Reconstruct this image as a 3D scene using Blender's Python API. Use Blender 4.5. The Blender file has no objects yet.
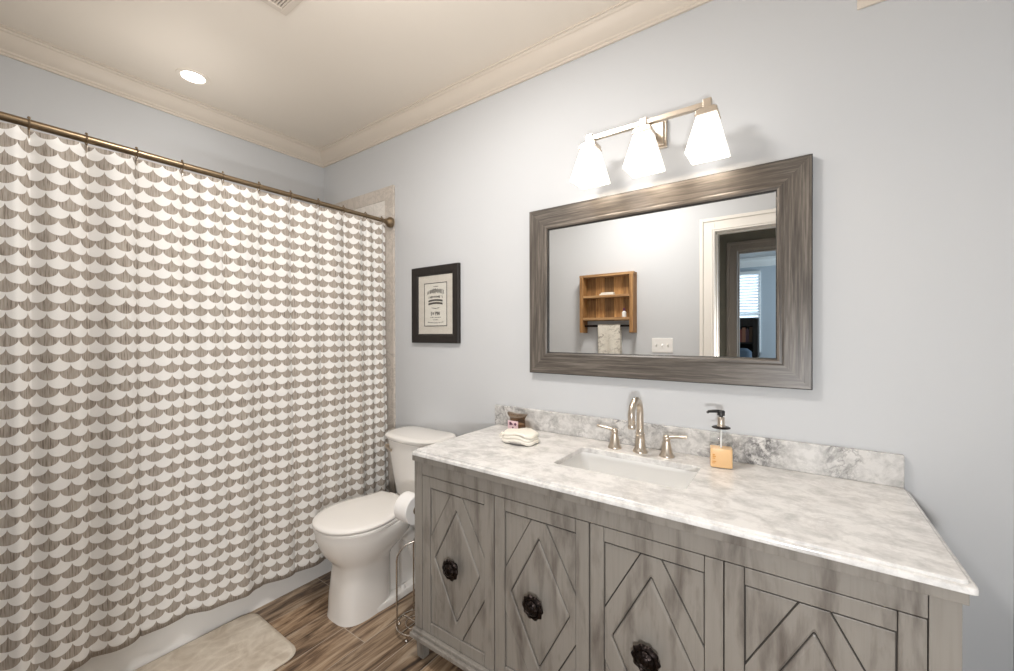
import bpy, bmesh, math, random
from mathutils import Vector, Matrix
random.seed(4)
S = bpy.context.scene
COL = S.collection
PI = math.pi

# ------------------------------------------------------------------ camera, world, lights, exposure
cam = bpy.data.objects.new('camera', bpy.data.cameras.new('camera'))
COL.objects.link(cam)
cam.data.sensor_width = 36.0
cam.data.lens = 406.39 / 1014.0 * 36.0
cam.data.clip_start = 0.01
_R = Vector((0.81515736, 0.57923645, -0.0019)); _U = Vector((-0.000594, 0.0041166, 0.9999914)); _F = Vector((-0.57923926, 0.81514918, -0.0037))
cam.matrix_world = Matrix(((_R.x, _U.x, -_F.x, 0.0), (_R.y, _U.y, -_F.y, 0.0), (_R.z, _U.z, -_F.z, 1.326), (0, 0, 0, 1)))
S.camera = cam

S.view_settings.view_transform = 'Standard'
S.view_settings.look = 'None'
S.view_settings.gamma = 1.0
S.view_settings.use_curve_mapping = False
S.view_settings.exposure = 0.30

world = bpy.data.worlds.new('sky'); S.world = world; world.use_nodes = True
world.node_tree.nodes['Background'].inputs[0].default_value = (0.75, 0.88, 1.0, 1)
world.node_tree.nodes['Background'].inputs[1].default_value = 3.0

def lamp(name, kind, loc, energy, color, target=None, **kw):
    d = bpy.data.lights.new(name, kind); d.energy = energy; d.color = color
    for k, v in kw.items(): setattr(d, k, v)
    o = bpy.data.objects.new(name, d); COL.objects.link(o); o.location = loc
    if target is not None:
        o.rotation_euler = (Vector(target) - Vector(loc)).to_track_quat('-Z', 'Y').to_euler()
    return o
WARM = (1.0, 0.84, 0.66)
NEUT = (1.0, 0.95, 0.90)
COOL = (0.72, 0.88, 1.0)
for lx in (-0.693, -0.473, -0.252):                      # bulbs of the vanity light, just inside each shade's mouth
    lamp('vanity_bulb_light', 'POINT', (lx, 1.572, 1.975), 1.0, WARM, shadow_soft_size=0.03)
lamp('tub_fill', 'POINT', (-2.42, 0.66, 2.20), 3.2, (1.0, 0.97, 0.93), shadow_soft_size=0.10)  # added fill hanging below the recessed light, brightens tub wall and ceiling
lamp('ceiling_fill_area', 'AREA', (-1.0, 0.70, 2.605), 14.5, (1.0, 0.965, 0.93), (-1.0, 0.70, 0), shape='DISK', size=0.34)  # main room fill, added under an invented ceiling fixture out of view
lamp('ceiling_fill_point', 'POINT', (-1.0, 0.66, 2.54), 8.5, (1.0, 0.965, 0.93), shadow_soft_size=0.08)  # extra fill added beside it to lift walls and curtain
lamp('doorway_fill', 'SPOT', (0.12, -0.24, 1.02), 46.0, (0.98, 0.98, 0.98), (-0.75, 1.3, 0.72), spot_size=math.radians(170), spot_blend=0.6, shadow_soft_size=0.05)  # fill added in the doorway behind the camera, not a hall fixture
lamp('bedroom_fill', 'AREA', (1.65, -3.0, 1.6), 45.0, COOL, (-0.6, -3.4, 1.3), shape='RECTANGLE', size=1.2, size_y=1.2)  # fill lamp added out of view to brighten the bedroom; no window there

# ------------------------------------------------------------------ mesh helpers
def setmat(o, m):
    if isinstance(m, (list, tuple)):
        for x in m: o.data.materials.append(x)
    else: o.data.materials.append(m)

WORLD_LOC = {}
def link(name, bm, m, parent=None, smooth=35, bevel=0, bseg=2, rec=True):
    if rec: bmesh.ops.recalc_face_normals(bm, faces=bm.faces[:])
    me = bpy.data.meshes.new(name); bm.to_mesh(me); bm.free()
    o = bpy.data.objects.new(name, me); COL.objects.link(o); setmat(o, m)
    if smooth:
        me.shade_smooth(); me.set_sharp_from_angle(angle=math.radians(smooth))
    if bevel:
        b = o.modifiers.new('bevel', 'BEVEL'); b.width = bevel; b.segments = bseg; b.limit_method = 'ANGLE'; b.angle_limit = math.radians(30)
        b.harden_normals = False
    if parent:
        o.parent = parent
        o.matrix_parent_inverse = Matrix.Translation(-Vector(WORLD_LOC.get(parent.name, (0, 0, 0))))
    return o

def tag(o, label, cat, group=None, kind=None):
    o['label'] = label; o['category'] = cat
    if group: o['group'] = group
    if kind: o['kind'] = kind
    return o
def struct(o):
    o['kind'] = 'structure'; return o
def thing(name, loc, label, cat, group=None):
    o = bpy.data.objects.new(name, None); COL.objects.link(o); o.location = loc
    o.empty_display_size = 0.05
    WORLD_LOC[o.name] = tuple(loc)
    return tag(o, label, cat, group)
def rebase(o):
    """put the origin of a single-mesh thing at the middle of its base"""
    vs = [v.co for v in o.data.vertices]
    c = Vector(((min(v.x for v in vs) + max(v.x for v in vs)) / 2, (min(v.y for v in vs) + max(v.y for v in vs)) / 2, min(v.z for v in vs)))
    o.data.transform(Matrix.Translation(-c)); o.location = c
    return o
def copy_tree(o, loc, label=None):
    c = o.copy(); COL.objects.link(c)
    if loc is not None: c.location = loc
    if label: c['label'] = label
    for ch in list(o.children):
        d = ch.copy(); COL.objects.link(d); d.parent = c; d.matrix_parent_inverse = ch.matrix_parent_inverse
        for g in list(ch.children):
            e = g.copy(); COL.objects.link(e); e.parent = d; e.matrix_parent_inverse = g.matrix_parent_inverse
    return c

def box(bm, x0, x1, y0, y1, z0, z1, mi=0):
    v = [bm.verts.new(p) for p in ((x0,y0,z0),(x1,y0,z0),(x1,y1,z0),(x0,y1,z0),(x0,y0,z1),(x1,y0,z1),(x1,y1,z1),(x0,y1,z1))]
    for q in ((0,3,2,1),(4,5,6,7),(0,1,5,4),(1,2,6,5),(2,3,7,6),(3,0,4,7)):
        f = bm.faces.new([v[i] for i in q]); f.material_index = mi
    return v
def BX(*boxes):
    bm = bmesh.new()
    for b in boxes: box(bm, *b)
    return bm
def loft(bm, rings, cap0=True, cap1=True, closed=False, mi=0):
    vr = [[bm.verts.new(p) for p in r] for r in rings]
    n = len(vr[0]); m = len(vr)
    for i in range(m if closed else m - 1):
        a, b = vr[i], vr[(i + 1) % m]
        for j in range(n):
            f = bm.faces.new((a[j], a[(j+1) % n], b[(j+1) % n], b[j])); f.material_index = mi
    if not closed:
        if cap0: f = bm.faces.new(vr[0][::-1]); f.material_index = mi
        if cap1: f = bm.faces.new(vr[-1]); f.material_index = mi
    return vr
def rrect(x0, x1, y0, y1, r, k=5):
    r = min(r, (x1-x0)/2 - 1e-5, (y1-y0)/2 - 1e-5)
    pts = []
    for cx, cy, a0 in ((x1-r, y1-r, 0), (x0+r, y1-r, 90), (x0+r, y0+r, 180), (x1-r, y0+r, 270)):
        for i in range(k + 1):
            a = math.radians(a0 + 90 * i / k); pts.append((cx + r*math.cos(a), cy + r*math.sin(a)))
    return pts
def at(pts, z): return [(p[0], p[1], z) for p in pts]
def prism_xz(bm, pts, y0, y1):
    loft(bm, [[(p[0], y0, p[1]) for p in pts], [(p[0], y1, p[1]) for p in pts]])
def lathe(bm, c, prof, n=32, axis='z', cap=True, mi=0):
    """prof: list of (r, h) along the axis from point c"""
    rings = []
    for r, h in prof:
        r = max(r, 1e-4); ring = []
        for i in range(n):
            a = 2*PI*i/n; u, w = r*math.cos(a), r*math.sin(a)
            if axis == 'z': ring.append((c[0]+u, c[1]+w, c[2]+h))
            elif axis == 'y': ring.append((c[0]+u, c[1]+h, c[2]+w))
            else: ring.append((c[0]+h, c[1]+u, c[2]+w))
        rings.append(ring)
    loft(bm, rings, cap, cap, mi=mi)
def tube(bm, path, rad, n=12, closed=False, cap=True):
    path = [Vector(p) for p in path]; m = len(path)
    if not hasattr(rad, '__len__'): rad = [rad] * m
    rings = []; prev = None
    for i, p in enumerate(path):
        if closed: t = (path[(i+1) % m] - path[i-1]).normalized()
        else: t = (path[min(i+1, m-1)] - path[max(i-1, 0)]).normalized()
        if prev is None:
            u = t.orthogonal().normalized()
        else:
            u = prev - t * prev.dot(t)
            u = u.normalized() if u.length > 1e-6 else t.orthogonal().normalized()
        prev = u; w = t.cross(u)
        rings.append([tuple(p + (u*math.cos(2*PI*k/n) + w*math.sin(2*PI*k/n)) * rad[i]) for k in range(n)])
    loft(bm, rings, cap, cap, closed=closed)
def circle(c, r, n, plane='xy', a0=0, a1=2*PI, end=False):
    out = []
    for i in range(n + (1 if end else 0)):
        a = a0 + (a1-a0)*i/n; u, w = r*math.cos(a), r*math.sin(a)
        out.append({'xy': (c[0]+u, c[1]+w, c[2]), 'xz': (c[0]+u, c[1], c[2]+w), 'yz': (c[0], c[1]+u, c[2]+w)}[plane])
    return out

# ------------------------------------------------------------------ materials
class N:
    def __init__(s, name):
        s.m = bpy.data.materials.new(name); s.m.use_nodes = True
        s.t = s.m.node_tree; s.n = s.t.nodes; s.l = s.t.links
        s.b = s.n['Principled BSDF']; s.out = s.n['Material Output']
    def add(s, typ, **kw):
        x = s.n.new(typ)
        for k, v in kw.items(): setattr(x, k, v)
        return x
    def put(s, sock, v):
        if hasattr(v, 'is_output') or isinstance(v, bpy.types.NodeSocket): s.l.new(v, sock)
        else:
            if isinstance(v, tuple) and len(v) == 3 and len(sock.default_value) == 4: v = v + (1,)
            sock.default_value = v
    def math(s, op, a, b=None, c=None):
        x = s.add('ShaderNodeMath', operation=op)
        s.put(x.inputs[0], a)
        if b is not None: s.put(x.inputs[1], b)
        if c is not None: s.put(x.inputs[2], c)
        return x.outputs[0]
    def co(s, scale=(1,1,1), which='Object', loc=(0,0,0), rot=(0,0,0)):
        tc = s.add('ShaderNodeTexCoord'); mp = s.add('ShaderNodeMapping')
        s.l.new(tc.outputs[which], mp.inputs[0])
        mp.inputs['Scale'].default_value = scale; mp.inputs['Location'].default_value = loc; mp.inputs['Rotation'].default_value = rot
        return mp.outputs[0]
    def noise(s, vec, scale, detail=4, rough=0.5, dist=0.0):
        x = s.add('ShaderNodeTexNoise'); s.l.new(vec, x.inputs['Vector'])
        x.inputs['Scale'].default_value = scale; x.inputs['Detail'].default_value = detail
        x.inputs['Roughness'].default_value = rough; x.inputs['Distortion'].default_value = dist
        return x.outputs[0]
    def ramp(s, v, stops, mode='LINEAR'):
        x = s.add('ShaderNodeValToRGB'); x.color_ramp.interpolation = mode
        s.put(x.inputs[0], v); e = x.color_ramp.elements
        while len(e) < len(stops): e.new(0.5)
        for el, (p, c) in zip(e, stops):
            el.position = p
            el.color = (c, c, c, 1) if not isinstance(c, tuple) else c + (1,)
        return x.outputs[0]
    def mix(s, f, a, b, mode='MIX'):
        x = s.add('ShaderNodeMix', data_type='RGBA', blend_type=mode)
        s.put(x.inputs[0], f); s.put(x.inputs[6], a); s.put(x.inputs[7], b)
        return x.outputs[2]
    def bump(s, h, strength=0.2, dist=0.002):
        x = s.add('ShaderNodeBump'); s.put(x.inputs['Height'], h)
        x.inputs['Strength'].default_value = strength; x.inputs['Distance'].default_value = dist
        s.l.new(x.outputs[0], s.b.inputs['Normal'])
    def base(s, c, rough=0.5, metal=0.0, spec=None):
        s.put(s.b.inputs['Base Color'], c); s.put(s.b.inputs['Roughness'], rough); s.put(s.b.inputs['Metallic'], metal)
        if spec is not None: s.b.inputs['Specular IOR Level'].default_value = spec
        return s

def paint(name, c, rough=0.6, var=0.03, scale=3.0, bump=0.0):
    k = N(name); v = k.noise(k.co(), scale, 3)
    k.base(k.mix(v, tuple(x*(1-var) for x in c), tuple(min(1, x*(1+var)) for x in c)), rough)
    if bump: k.bump(k.noise(k.co(), 220, 2), bump, 0.0008)
    return k.m
M = {}
M['wall'] = paint('wall_paint', (0.578, 0.588, 0.600), 0.7, 0.015, 1.5, 0.06)
M['ceiling'] = paint('ceiling_paint', (0.86, 0.79, 0.70), 0.85, 0.015, 1.5, 0.05)
M['trim'] = paint('trim_paint', (0.70, 0.625, 0.54), 0.45, 0.02, 2)
M['casing'] = paint('casing_paint', (0.82, 0.78, 0.72), 0.4, 0.02, 2)
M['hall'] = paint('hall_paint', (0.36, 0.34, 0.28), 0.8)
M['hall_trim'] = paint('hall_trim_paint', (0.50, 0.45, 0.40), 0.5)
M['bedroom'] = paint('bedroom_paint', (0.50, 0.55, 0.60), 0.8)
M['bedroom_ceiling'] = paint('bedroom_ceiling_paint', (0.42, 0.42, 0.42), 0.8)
M['white'] = paint('white_paint', (0.85, 0.85, 0.84), 0.4)
M['porcelain'] = paint('porcelain', (0.84, 0.815, 0.78), 0.12, 0.008, 2)
M['sink'] = paint('sink_porcelain', (0.80, 0.80, 0.79), 0.12, 0.008, 2)
M['acrylic'] = paint('tub_acrylic', (0.90, 0.89, 0.87), 0.2, 0.01, 2)
M['plate'] = paint('switch_plastic', (0.85, 0.83, 0.80), 0.35)
M['paper'] = paint('tissue_paper', (0.86, 0.84, 0.82), 0.95, 0.02, 40)

def metal(name, c, rough, var=0.15, stretch=(1,1,1)):
    k = N(name); v = k.noise(k.co(stretch), 60, 3)
    k.base(k.mix(v, tuple(x*(1-var) for x in c), c), rough, 1.0); return k.m
M['nickel'] = metal('brushed_nickel', (0.66, 0.58, 0.49), 0.28)
M['bronze'] = metal('rod_bronze', (0.30, 0.225, 0.145), 0.32)
M['chrome'] = metal('wire_chrome', (0.62, 0.56, 0.50), 0.22)
M['black_bronze'] = metal('dark_bronze', (0.035, 0.027, 0.025), 0.38, 0.5)
M['black'] = paint('black_plastic', (0.02, 0.02, 0.02), 0.35, 0.1)
M['dark'] = paint('recess_shade', (0.06, 0.055, 0.05), 0.8, 0.2)  # dark tone standing in for shade behind the vent louvres

def marble(name, vein, base, scale, strength, cloud):
    k = N(name); co = k.co((1, 1.25, 1), rot=(0.2, 0.3, 0.6))
    w = k.noise(co, scale, 9, 0.62, 0.55)
    v = k.ramp(w, [(0.445, 0.0), (0.495, 1.0), (0.505, 1.0), (0.56, 0.0)])
    w2 = k.noise(k.co((1.0, 1.4, 1.0), loc=(3.1, 1.7, 0.4), rot=(0.3, 0.1, -0.5)), scale*2.1, 8, 0.66, 0.35)
    v2 = k.ramp(w2, [(0.46, 0.0), (0.50, 1.0), (0.545, 0.0)])
    mask = k.ramp(k.noise(k.co(loc=(7, 2, 1)), scale*0.7, 4, 0.6), [(0.36, 0.0), (0.64, 1.0)])
    f = k.math('MULTIPLY', k.math('MAXIMUM', k.math('MULTIPLY', v, 0.8), k.math('MULTIPLY', v2, 0.6)), mask)
    f = k.math('MULTIPLY', f, strength)
    mot = k.noise(k.co((1, 1.3, 1), loc=(1, 5, 2)), scale*1.7, 9, 0.7, 0.3)
    c = k.mix(k.math('MULTIPLY', k.ramp(mot, [(0.44, 0.0), (0.66, 1.0)]), cloud), base, tuple(x*0.55 for x in base))
    k.base(k.mix(f, c, vein), 0.16)
    return k.m
M['marble'] = marble('counter_marble', (0.47, 0.44, 0.43), (0.76, 0.745, 0.725), 8.5, 0.6, 0.75)
M['marble_dark'] = marble('backsplash_marble', (0.13, 0.125, 0.125), (0.66, 0.645, 0.625), 11.0, 1.25, 0.8)

def antique(name, c, dark):
    k = N(name)
    a = k.noise(k.co((9, 9, 1.7)), 2.4, 5, 0.6, 0.3)
    b = k.noise(k.co((60, 60, 2.2)), 2.0, 4, 0.6)
    d = k.noise(k.co((11, 11, 4)), 1.0, 3, 0.5)
    f = k.math('ADD', k.math('MULTIPLY', k.ramp(a, [(0.50, 0.0), (0.74, 1.0)]), 0.72), k.math('MULTIPLY', k.ramp(b, [(0.45, 0.0), (0.8, 1.0)]), 0.16))
    light = k.mix(d, tuple(x*0.92 for x in c), tuple(x*1.10 for x in c))
    k.base(k.mix(f, light, dark), 0.42)
    k.bump(b, 0.12, 0.0006)
    return k.m
M['vanity'] = antique('antiqued_grey_paint', (0.268, 0.246, 0.218), (0.062, 0.046, 0.038))
M['glaze'] = paint('glaze_in_grooves', (0.05, 0.043, 0.036), 0.7, 0.2)

def grain(name, along, c0, c1, c2, rough=0.4, sc=1.0):
    k = N(name); big = {'x': (3.2, 85, 85), 'z': (85, 85, 3.2), 'y': (85, 3.2, 85)}[along]
    a = k.noise(k.co(tuple(v*sc for v in big)), 1.0, 6, 0.65, 0.4)
    b = k.noise(k.co(tuple(v*sc*3 for v in big)), 1.0, 4, 0.6)
    f = k.math('ADD', k.math('MULTIPLY', a, 0.65), k.math('MULTIPLY', b, 0.35))
    k.base(k.ramp(f, [(0.33, c0), (0.5, c1), (0.66, c2)]), rough)
    k.bump(f, 0.3, 0.001)
    return k.m
FR = ((0.035, 0.029, 0.025), (0.10, 0.085, 0.072), (0.21, 0.185, 0.16))
M['frame_x'] = grain('mirror_frame_wood_across', 'x', *FR, rough=0.36)
M['frame_z'] = grain('mirror_frame_wood_upright', 'z', *FR, rough=0.36)
M['frame_edge'] = paint('mirror_frame_edge', (0.02, 0.018, 0.016), 0.5)
M['rustic_v'] = grain('rustic_wood_upright', 'z', (0.11, 0.05, 0.014), (0.30, 0.15, 0.05), (0.50, 0.29, 0.12), 0.6)
M['rustic_h'] = grain('rustic_wood_across', 'x', (0.15, 0.075, 0.028), (0.36, 0.20, 0.085), (0.55, 0.34, 0.16), 0.6)
M['espresso'] = grain('espresso_wood', 'z', (0.005, 0.003, 0.0025), (0.010, 0.0065, 0.005), (0.02, 0.013, 0.009), 0.5)

def floor_mat():
    k = N('wood_look_plank_tile'); tc = k.add('ShaderNodeTexCoord'); sp = k.add('ShaderNodeSeparateXYZ'); k.l.new(tc.outputs['Object'], sp.inputs[0])
    x, y = sp.outputs[0], sp.outputs[1]
    W_, L_ = 0.1535, 0.914
    xi = k.math('DIVIDE', k.math('ADD', x, 1.664), W_)
    i = k.math('FLOOR', xi); fx = k.math('SUBTRACT', xi, i)
    yj = k.math('DIVIDE', k.math('SUBTRACT', k.math('SUBTRACT', y, 1.065), k.math('MULTIPLY', i, 0.26)), L_)
    j = k.math('FLOOR', yj); fy = k.math('SUBTRACT', yj, j)
    dx = k.math('MULTIPLY', k.math('MINIMUM', fx, k.math('SUBTRACT', 1.0, fx)), W_)
    dy = k.math('MULTIPLY', k.math('MINIMUM', fy, k.math('SUBTRACT', 1.0, fy)), L_)
    d = k.math('MINIMUM', dx, dy)
    g = k.math('LESS_THAN', d, 0.0017)
    cb = k.add('ShaderNodeCombineXYZ'); k.put(cb.inputs[0], k.math('MULTIPLY', i, 3.17)); k.put(cb.inputs[1], k.math('MULTIPLY', j, 5.31))
    wn = k.add('ShaderNodeTexWhiteNoise'); k.l.new(cb.outputs[0], wn.inputs[0])
    off = k.add('ShaderNodeVectorMath', operation='SCALE'); k.l.new(wn.outputs[1], off.inputs[0]); off.inputs['Scale'].default_value = 20
    ad = k.add('ShaderNodeVectorMath', operation='ADD'); k.l.new(tc.outputs['Object'], ad.inputs[0]); k.l.new(off.outputs[0], ad.inputs[1])
    def mp(sc):
        m_ = k.add('ShaderNodeMapping'); k.l.new(ad.outputs[0], m_.inputs[0]); m_.inputs['Scale'].default_value = sc; return m_.outputs[0]
    a = k.noise(mp((13, 1.7, 1)), 1.0, 7, 0.66, 1.8)
    b = k.noise(mp((95, 4.5, 1)), 1.0, 4, 0.6, 0.4)
    f = k.math('ADD', k.math('MULTIPLY', a, 0.72), k.math('MULTIPLY', b, 0.28))
    c = k.ramp(f, [(0.36, (0.045, 0.030, 0.021)), (0.44, (0.15, 0.098, 0.062)), (0.52, (0.31, 0.225, 0.15)), (0.60, (0.46, 0.37, 0.275)), (0.7, (0.33, 0.28, 0.23))])
    tint = k.mix(wn.outputs[0], (0.80, 0.78, 0.76), (1.12, 1.04, 0.96))
    c = k.mix(1.0, c, tint, 'MULTIPLY')
    k.base(k.mix(g, c, (0.42, 0.35, 0.28)), 0.38)
    k.bump(k.math('ADD', k.math('MULTIPLY', k.math('SUBTRACT', 1.0, g), 1.0), k.math('MULTIPLY', f, 0.3)), 0.25, 0.0015)
    return k.m
M['floor'] = floor_mat()

def tile_mat(name, c, sx, sz, veins=0.3, grout=(0.62, 0.58, 0.53)):
    k = N(name); br = k.add('ShaderNodeTexBrick')
    tc = k.add('ShaderNodeTexCoord'); sp = k.add('ShaderNodeSeparateXYZ'); k.l.new(tc.outputs['Object'], sp.inputs[0])
    cb = k.add('ShaderNodeCombineXYZ'); k.put(cb.inputs[0], k.math('ADD', sp.outputs[0], sp.outputs[1])); k.put(cb.inputs[1], sp.outputs[2])
    k.l.new(cb.outputs[0], br.inputs['Vector'])
    br.inputs['Scale'].default_value = 1.0; br.inputs['Brick Width'].default_value = sx; br.inputs['Row Height'].default_value = sz; br.inputs['Mortar Size'].default_value = 0.0016
    w = k.noise(k.co(), 9, 7, 0.65, 2.0)
    v = k.math('MULTIPLY', k.ramp(w, [(0.44, 0.0), (0.50, 1.0), (0.57, 0.0)]), veins)
    cc = k.mix(v, c, tuple(x*0.55 for x in c))
    k.l.new(cc, br.inputs['Color1']); k.l.new(k.mix(0.5, cc, tuple(x*0.96 for x in c)), br.inputs['Color2']); br.inputs['Mortar'].default_value = grout + (1,)
    k.base(br.outputs[0], 0.2); return k.m
M['tile'] = tile_mat('shower_tile', (0.78, 0.74, 0.69), 0.60, 0.30)
M['tile_border'] = tile_mat('shower_border_stone', (0.62, 0.56, 0.50), 0.305, 0.305, 0.6)

def curtain_mat():
    k = N('scallop_print_fabric'); uv = k.add('ShaderNodeUVMap'); uv.uv_map = 'UVMap'
    sp = k.add('ShaderNodeSeparateXYZ'); k.l.new(uv.outputs[0], sp.inputs[0]); u, v0 = sp.outputs[0], sp.outputs[1]
    v = k.math('ADD', v0, 0.014)
    W_, H_ = 0.056, 0.0590
    def arc(shift):
        q = k.math('SUBTRACT', k.math('FRACT', k.math('ADD', k.math('DIVIDE', u, W_), shift)), 0.5)
        q = k.math('MULTIPLY', q, 2.0)
        return k.math('MULTIPLY', k.math('SQRT', k.math('MAXIMUM', k.math('SUBTRACT', 1.0, k.math('MULTIPLY', q, q)), 0.0)), 0.0265)
    aw, ag = arc(0.0), arc(0.5)
    tw = k.math('FRACT', k.math('DIVIDE', k.math('ADD', v, aw), H_))
    tg = k.math('FRACT', k.math('DIVIDE', k.math('ADD', k.math('SUBTRACT', v, H_/2), ag), H_))
    white = k.math('LESS_THAN', tw, tg)
    pale = k.math('GREATER_THAN', k.math('MINIMUM', tw, tg), 0.945)
    mp = k.add('ShaderNodeMapping'); k.l.new(uv.outputs[0], mp.inputs[0]); mp.inputs['Scale'].default_value = (260, 14, 1)
    st = k.noise(mp.outputs[0], 1.0, 3, 0.6)
    mp2 = k.add('ShaderNodeMapping'); k.l.new(uv.outputs[0], mp2.inputs[0]); mp2.inputs['Scale'].default_value = (500, 500, 1)
    wv = k.noise(mp2.outputs[0], 1.0, 2, 0.5)
    grey = k.ramp(st, [(0.34, (0.20, 0.165, 0.135)), (0.46, (0.36, 0.315, 0.27)), (0.68, (0.47, 0.425, 0.375))])
    wh = k.mix(wv, (0.74, 0.725, 0.70), (0.86, 0.845, 0.82))
    c = k.mix(white, grey, wh)
    # hem: a plain grey edge under the tips of the last white row
    hem = k.math('LESS_THAN', v0, 0.0095)
    c = k.mix(hem, c, grey)
    k.base(c, 0.9, spec=0.15)
    k.bump(wv, 0.15, 0.0006)
    return k.m
M['curtain'] = curtain_mat()

def mat_rug():
    k = N('plush_mat_pile'); a = k.noise(k.co(), 9, 4, 0.6, 0.6)
    v = k.add('ShaderNodeTexVoronoi', feature='DISTANCE_TO_EDGE'); k.l.new(k.co((1, 0.55, 1), rot=(0, 0, 0.5)), v.inputs['Vector']); v.inputs['Scale'].default_value = 15
    f = k.math('ADD', k.math('MULTIPLY', k.ramp(v.outputs[0], [(0.0, 1.0), (0.12, 0.0)]), 0.30), k.math('MULTIPLY', k.ramp(a, [(0.38, 0.0), (0.62, 1.0)]), 0.75))
    k.base(k.mix(f, (0.54, 0.46, 0.37), (0.76, 0.69, 0.59)), 1.0, spec=0.05)
    k.bump(k.noise(k.co(), 380, 3), 0.9, 0.004); return k.m
M['rug'] = mat_rug()
M['rug_edge'] = paint('mat_binding', (0.62, 0.55, 0.46), 0.95, 0.08, 60)
def cloth(name, c, sc=140):
    k = N(name); n = k.noise(k.co(), sc, 3)
    k.base(k.mix(n, tuple(x*0.88 for x in c), c), 0.95, spec=0.1); k.bump(n, 0.5, 0.002); return k.m
M['towel'] = cloth('cream_terry', (0.84, 0.80, 0.72))
M['chair'] = cloth('armchair_fabric', (0.10, 0.13, 0.17), 30)

def thin_glass(name, tint=(0.96, 0.97, 0.97), refl=0.06):
    k = N(name); tr = k.add('ShaderNodeBsdfTransparent'); gl = k.add('ShaderNodeBsdfGlossy'); mx = k.add('ShaderNodeMixShader'); fr = k.add('ShaderNodeFresnel')
    n = k.noise(k.co(), 6, 2); k.l.new(k.mix(n, tuple(x*0.98 for x in tint), tint), tr.inputs[0])
    gl.inputs['Roughness'].default_value = 0.03; fr.inputs[0].default_value = 1.45
    gm = k.add('ShaderNodeNewGeometry'); k.l.new(k.math('MULTIPLY', k.math('MINIMUM', k.math('ADD', fr.outputs[0], refl*0.1), 0.6), k.math('SUBTRACT', 1.0, gm.outputs['Backfacing'])), mx.inputs[0]); k.l.new(tr.outputs[0], mx.inputs[1]); k.l.new(gl.outputs[0], mx.inputs[2])
    k.l.new(mx.outputs[0], k.out.inputs[0]); return k.m
M['glass'] = thin_glass('clear_glass')
M['amber_glass'] = thin_glass('brown_glass', (0.72, 0.62, 0.52))
M['soap'] = paint('orange_soap', (0.95, 0.60, 0.30), 0.25, 0.05, 20)
M['soap_label'] = paint('soap_print', (0.72, 0.33, 0.07), 0.4, 0.05, 20)
def mirror_mat():
    k = N('mirror_silver'); n = k.noise(k.co(), 2, 2)
    k.base(k.mix(n, (0.90, 0.905, 0.90), (0.92, 0.925, 0.92)), 0.0, 1.0); return k.m
M['mirror'] = mirror_mat()
def emit(name, c, s, c2=None):
    k = N(name); e = k.add('ShaderNodeEmission'); n = k.noise(k.co(), 14, 2)
    k.l.new(k.mix(n, tuple(x*0.97 for x in c), c), e.inputs[0]); e.inputs[1].default_value = s
    k.l.new(e.outputs[0], k.out.inputs[0]); return k.m
M['downlight'] = emit('downlight_lens', (1, 0.97, 0.92), 6.0)
M['bulb'] = emit('bulb_glow', (1, 0.9, 0.75), 6.0)
def shade_mat():
    k = N('lit_frosted_glass'); n = k.noise(k.co(), 10, 2)
    k.base(k.mix(n, (0.9, 0.88, 0.85), (0.93, 0.91, 0.88)), 0.3)
    k.b.inputs['Emission Color'].default_value = (1.0, 0.93, 0.84, 1); k.b.inputs['Emission Strength'].default_value = 0.85
    return k.m
M['shade'] = shade_mat()
def blind_mat():
    k = N('blind_slat'); n = k.noise(k.co(), 5, 2); d = k.add('ShaderNodeBsdfDiffuse'); t = k.add('ShaderNodeBsdfTranslucent'); mx = k.add('ShaderNodeMixShader')
    c = k.mix(n, (0.86, 0.88, 0.9), (0.9, 0.92, 0.94)); k.l.new(c, d.inputs[0]); k.l.new(c, t.inputs[0]); mx.inputs[0].default_value = 0.55
    k.l.new(d.outputs[0], mx.inputs[1]); k.l.new(t.outputs[0], mx.inputs[2]); k.l.new(mx.outputs[0], k.out.inputs[0]); return k.m
M['blind'] = blind_mat()
M['print_paper'] = paint('print_paper', (0.80, 0.74, 0.67), 0.8, 0.04, 30)
M['mat_board'] = paint('mat_board', (0.72, 0.65, 0.58), 0.9, 0.02, 60)
M['ink'] = paint('print_ink', (0.07, 0.06, 0.055), 0.8, 0.1, 60)
M['pink'] = paint('pink_label', (0.82, 0.60, 0.64), 0.6, 0.05, 60)
M['flower'] = paint('label_print', (0.12, 0.03, 0.08), 0.6, 0.2, 60)
M['dish'] = paint('grey_dish', (0.42, 0.40, 0.38), 0.3, 0.05)
M['books'] = [paint('book_cover', c, 0.6, 0.1, 40) for c in ((0.20, 0.045, 0.03), (0.16, 0.09, 0.05), (0.10, 0.05, 0.06), (0.28, 0.12, 0.07))]

# ------------------------------------------------------------------ the room
XW, XE, YN, YS, ZC = -2.915, 0.487, 1.71, -0.05, 2.69
struct(link('floor', BX((XW-0.1, 2.0, -4.3, YN+0.1, -0.06, 0.0)), M['floor'], smooth=0))
struct(link('ceiling', BX((XW-0.1, XE+0.1, YS-0.12, YN+0.1, ZC, ZC+0.08)), M['ceiling'], smooth=0))
struct(link('wall_north', BX((XW-0.1, XE+0.1, YN, YN+0.1, 0, ZC)), M['wall'], smooth=0))
struct(link('wall_west', BX((XW-0.1, XW, YS-0.12, YN, 0, ZC)), M['wall'], smooth=0))
struct(link('wall_east', BX((XE, XE+0.1, YS-0.12, YN, 0, ZC)), M['wall'], smooth=0))
DX0, DX1, DZ = -0.510, 0.345, 2.115
struct(link('wall_south', BX((XW, DX0, YS-0.12, YS, 0, ZC), (DX1, XE, YS-0.12, YS, 0, ZC), (DX0, DX1, YS-0.12, YS, DZ, ZC)), M['wall'], smooth=0))

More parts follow.
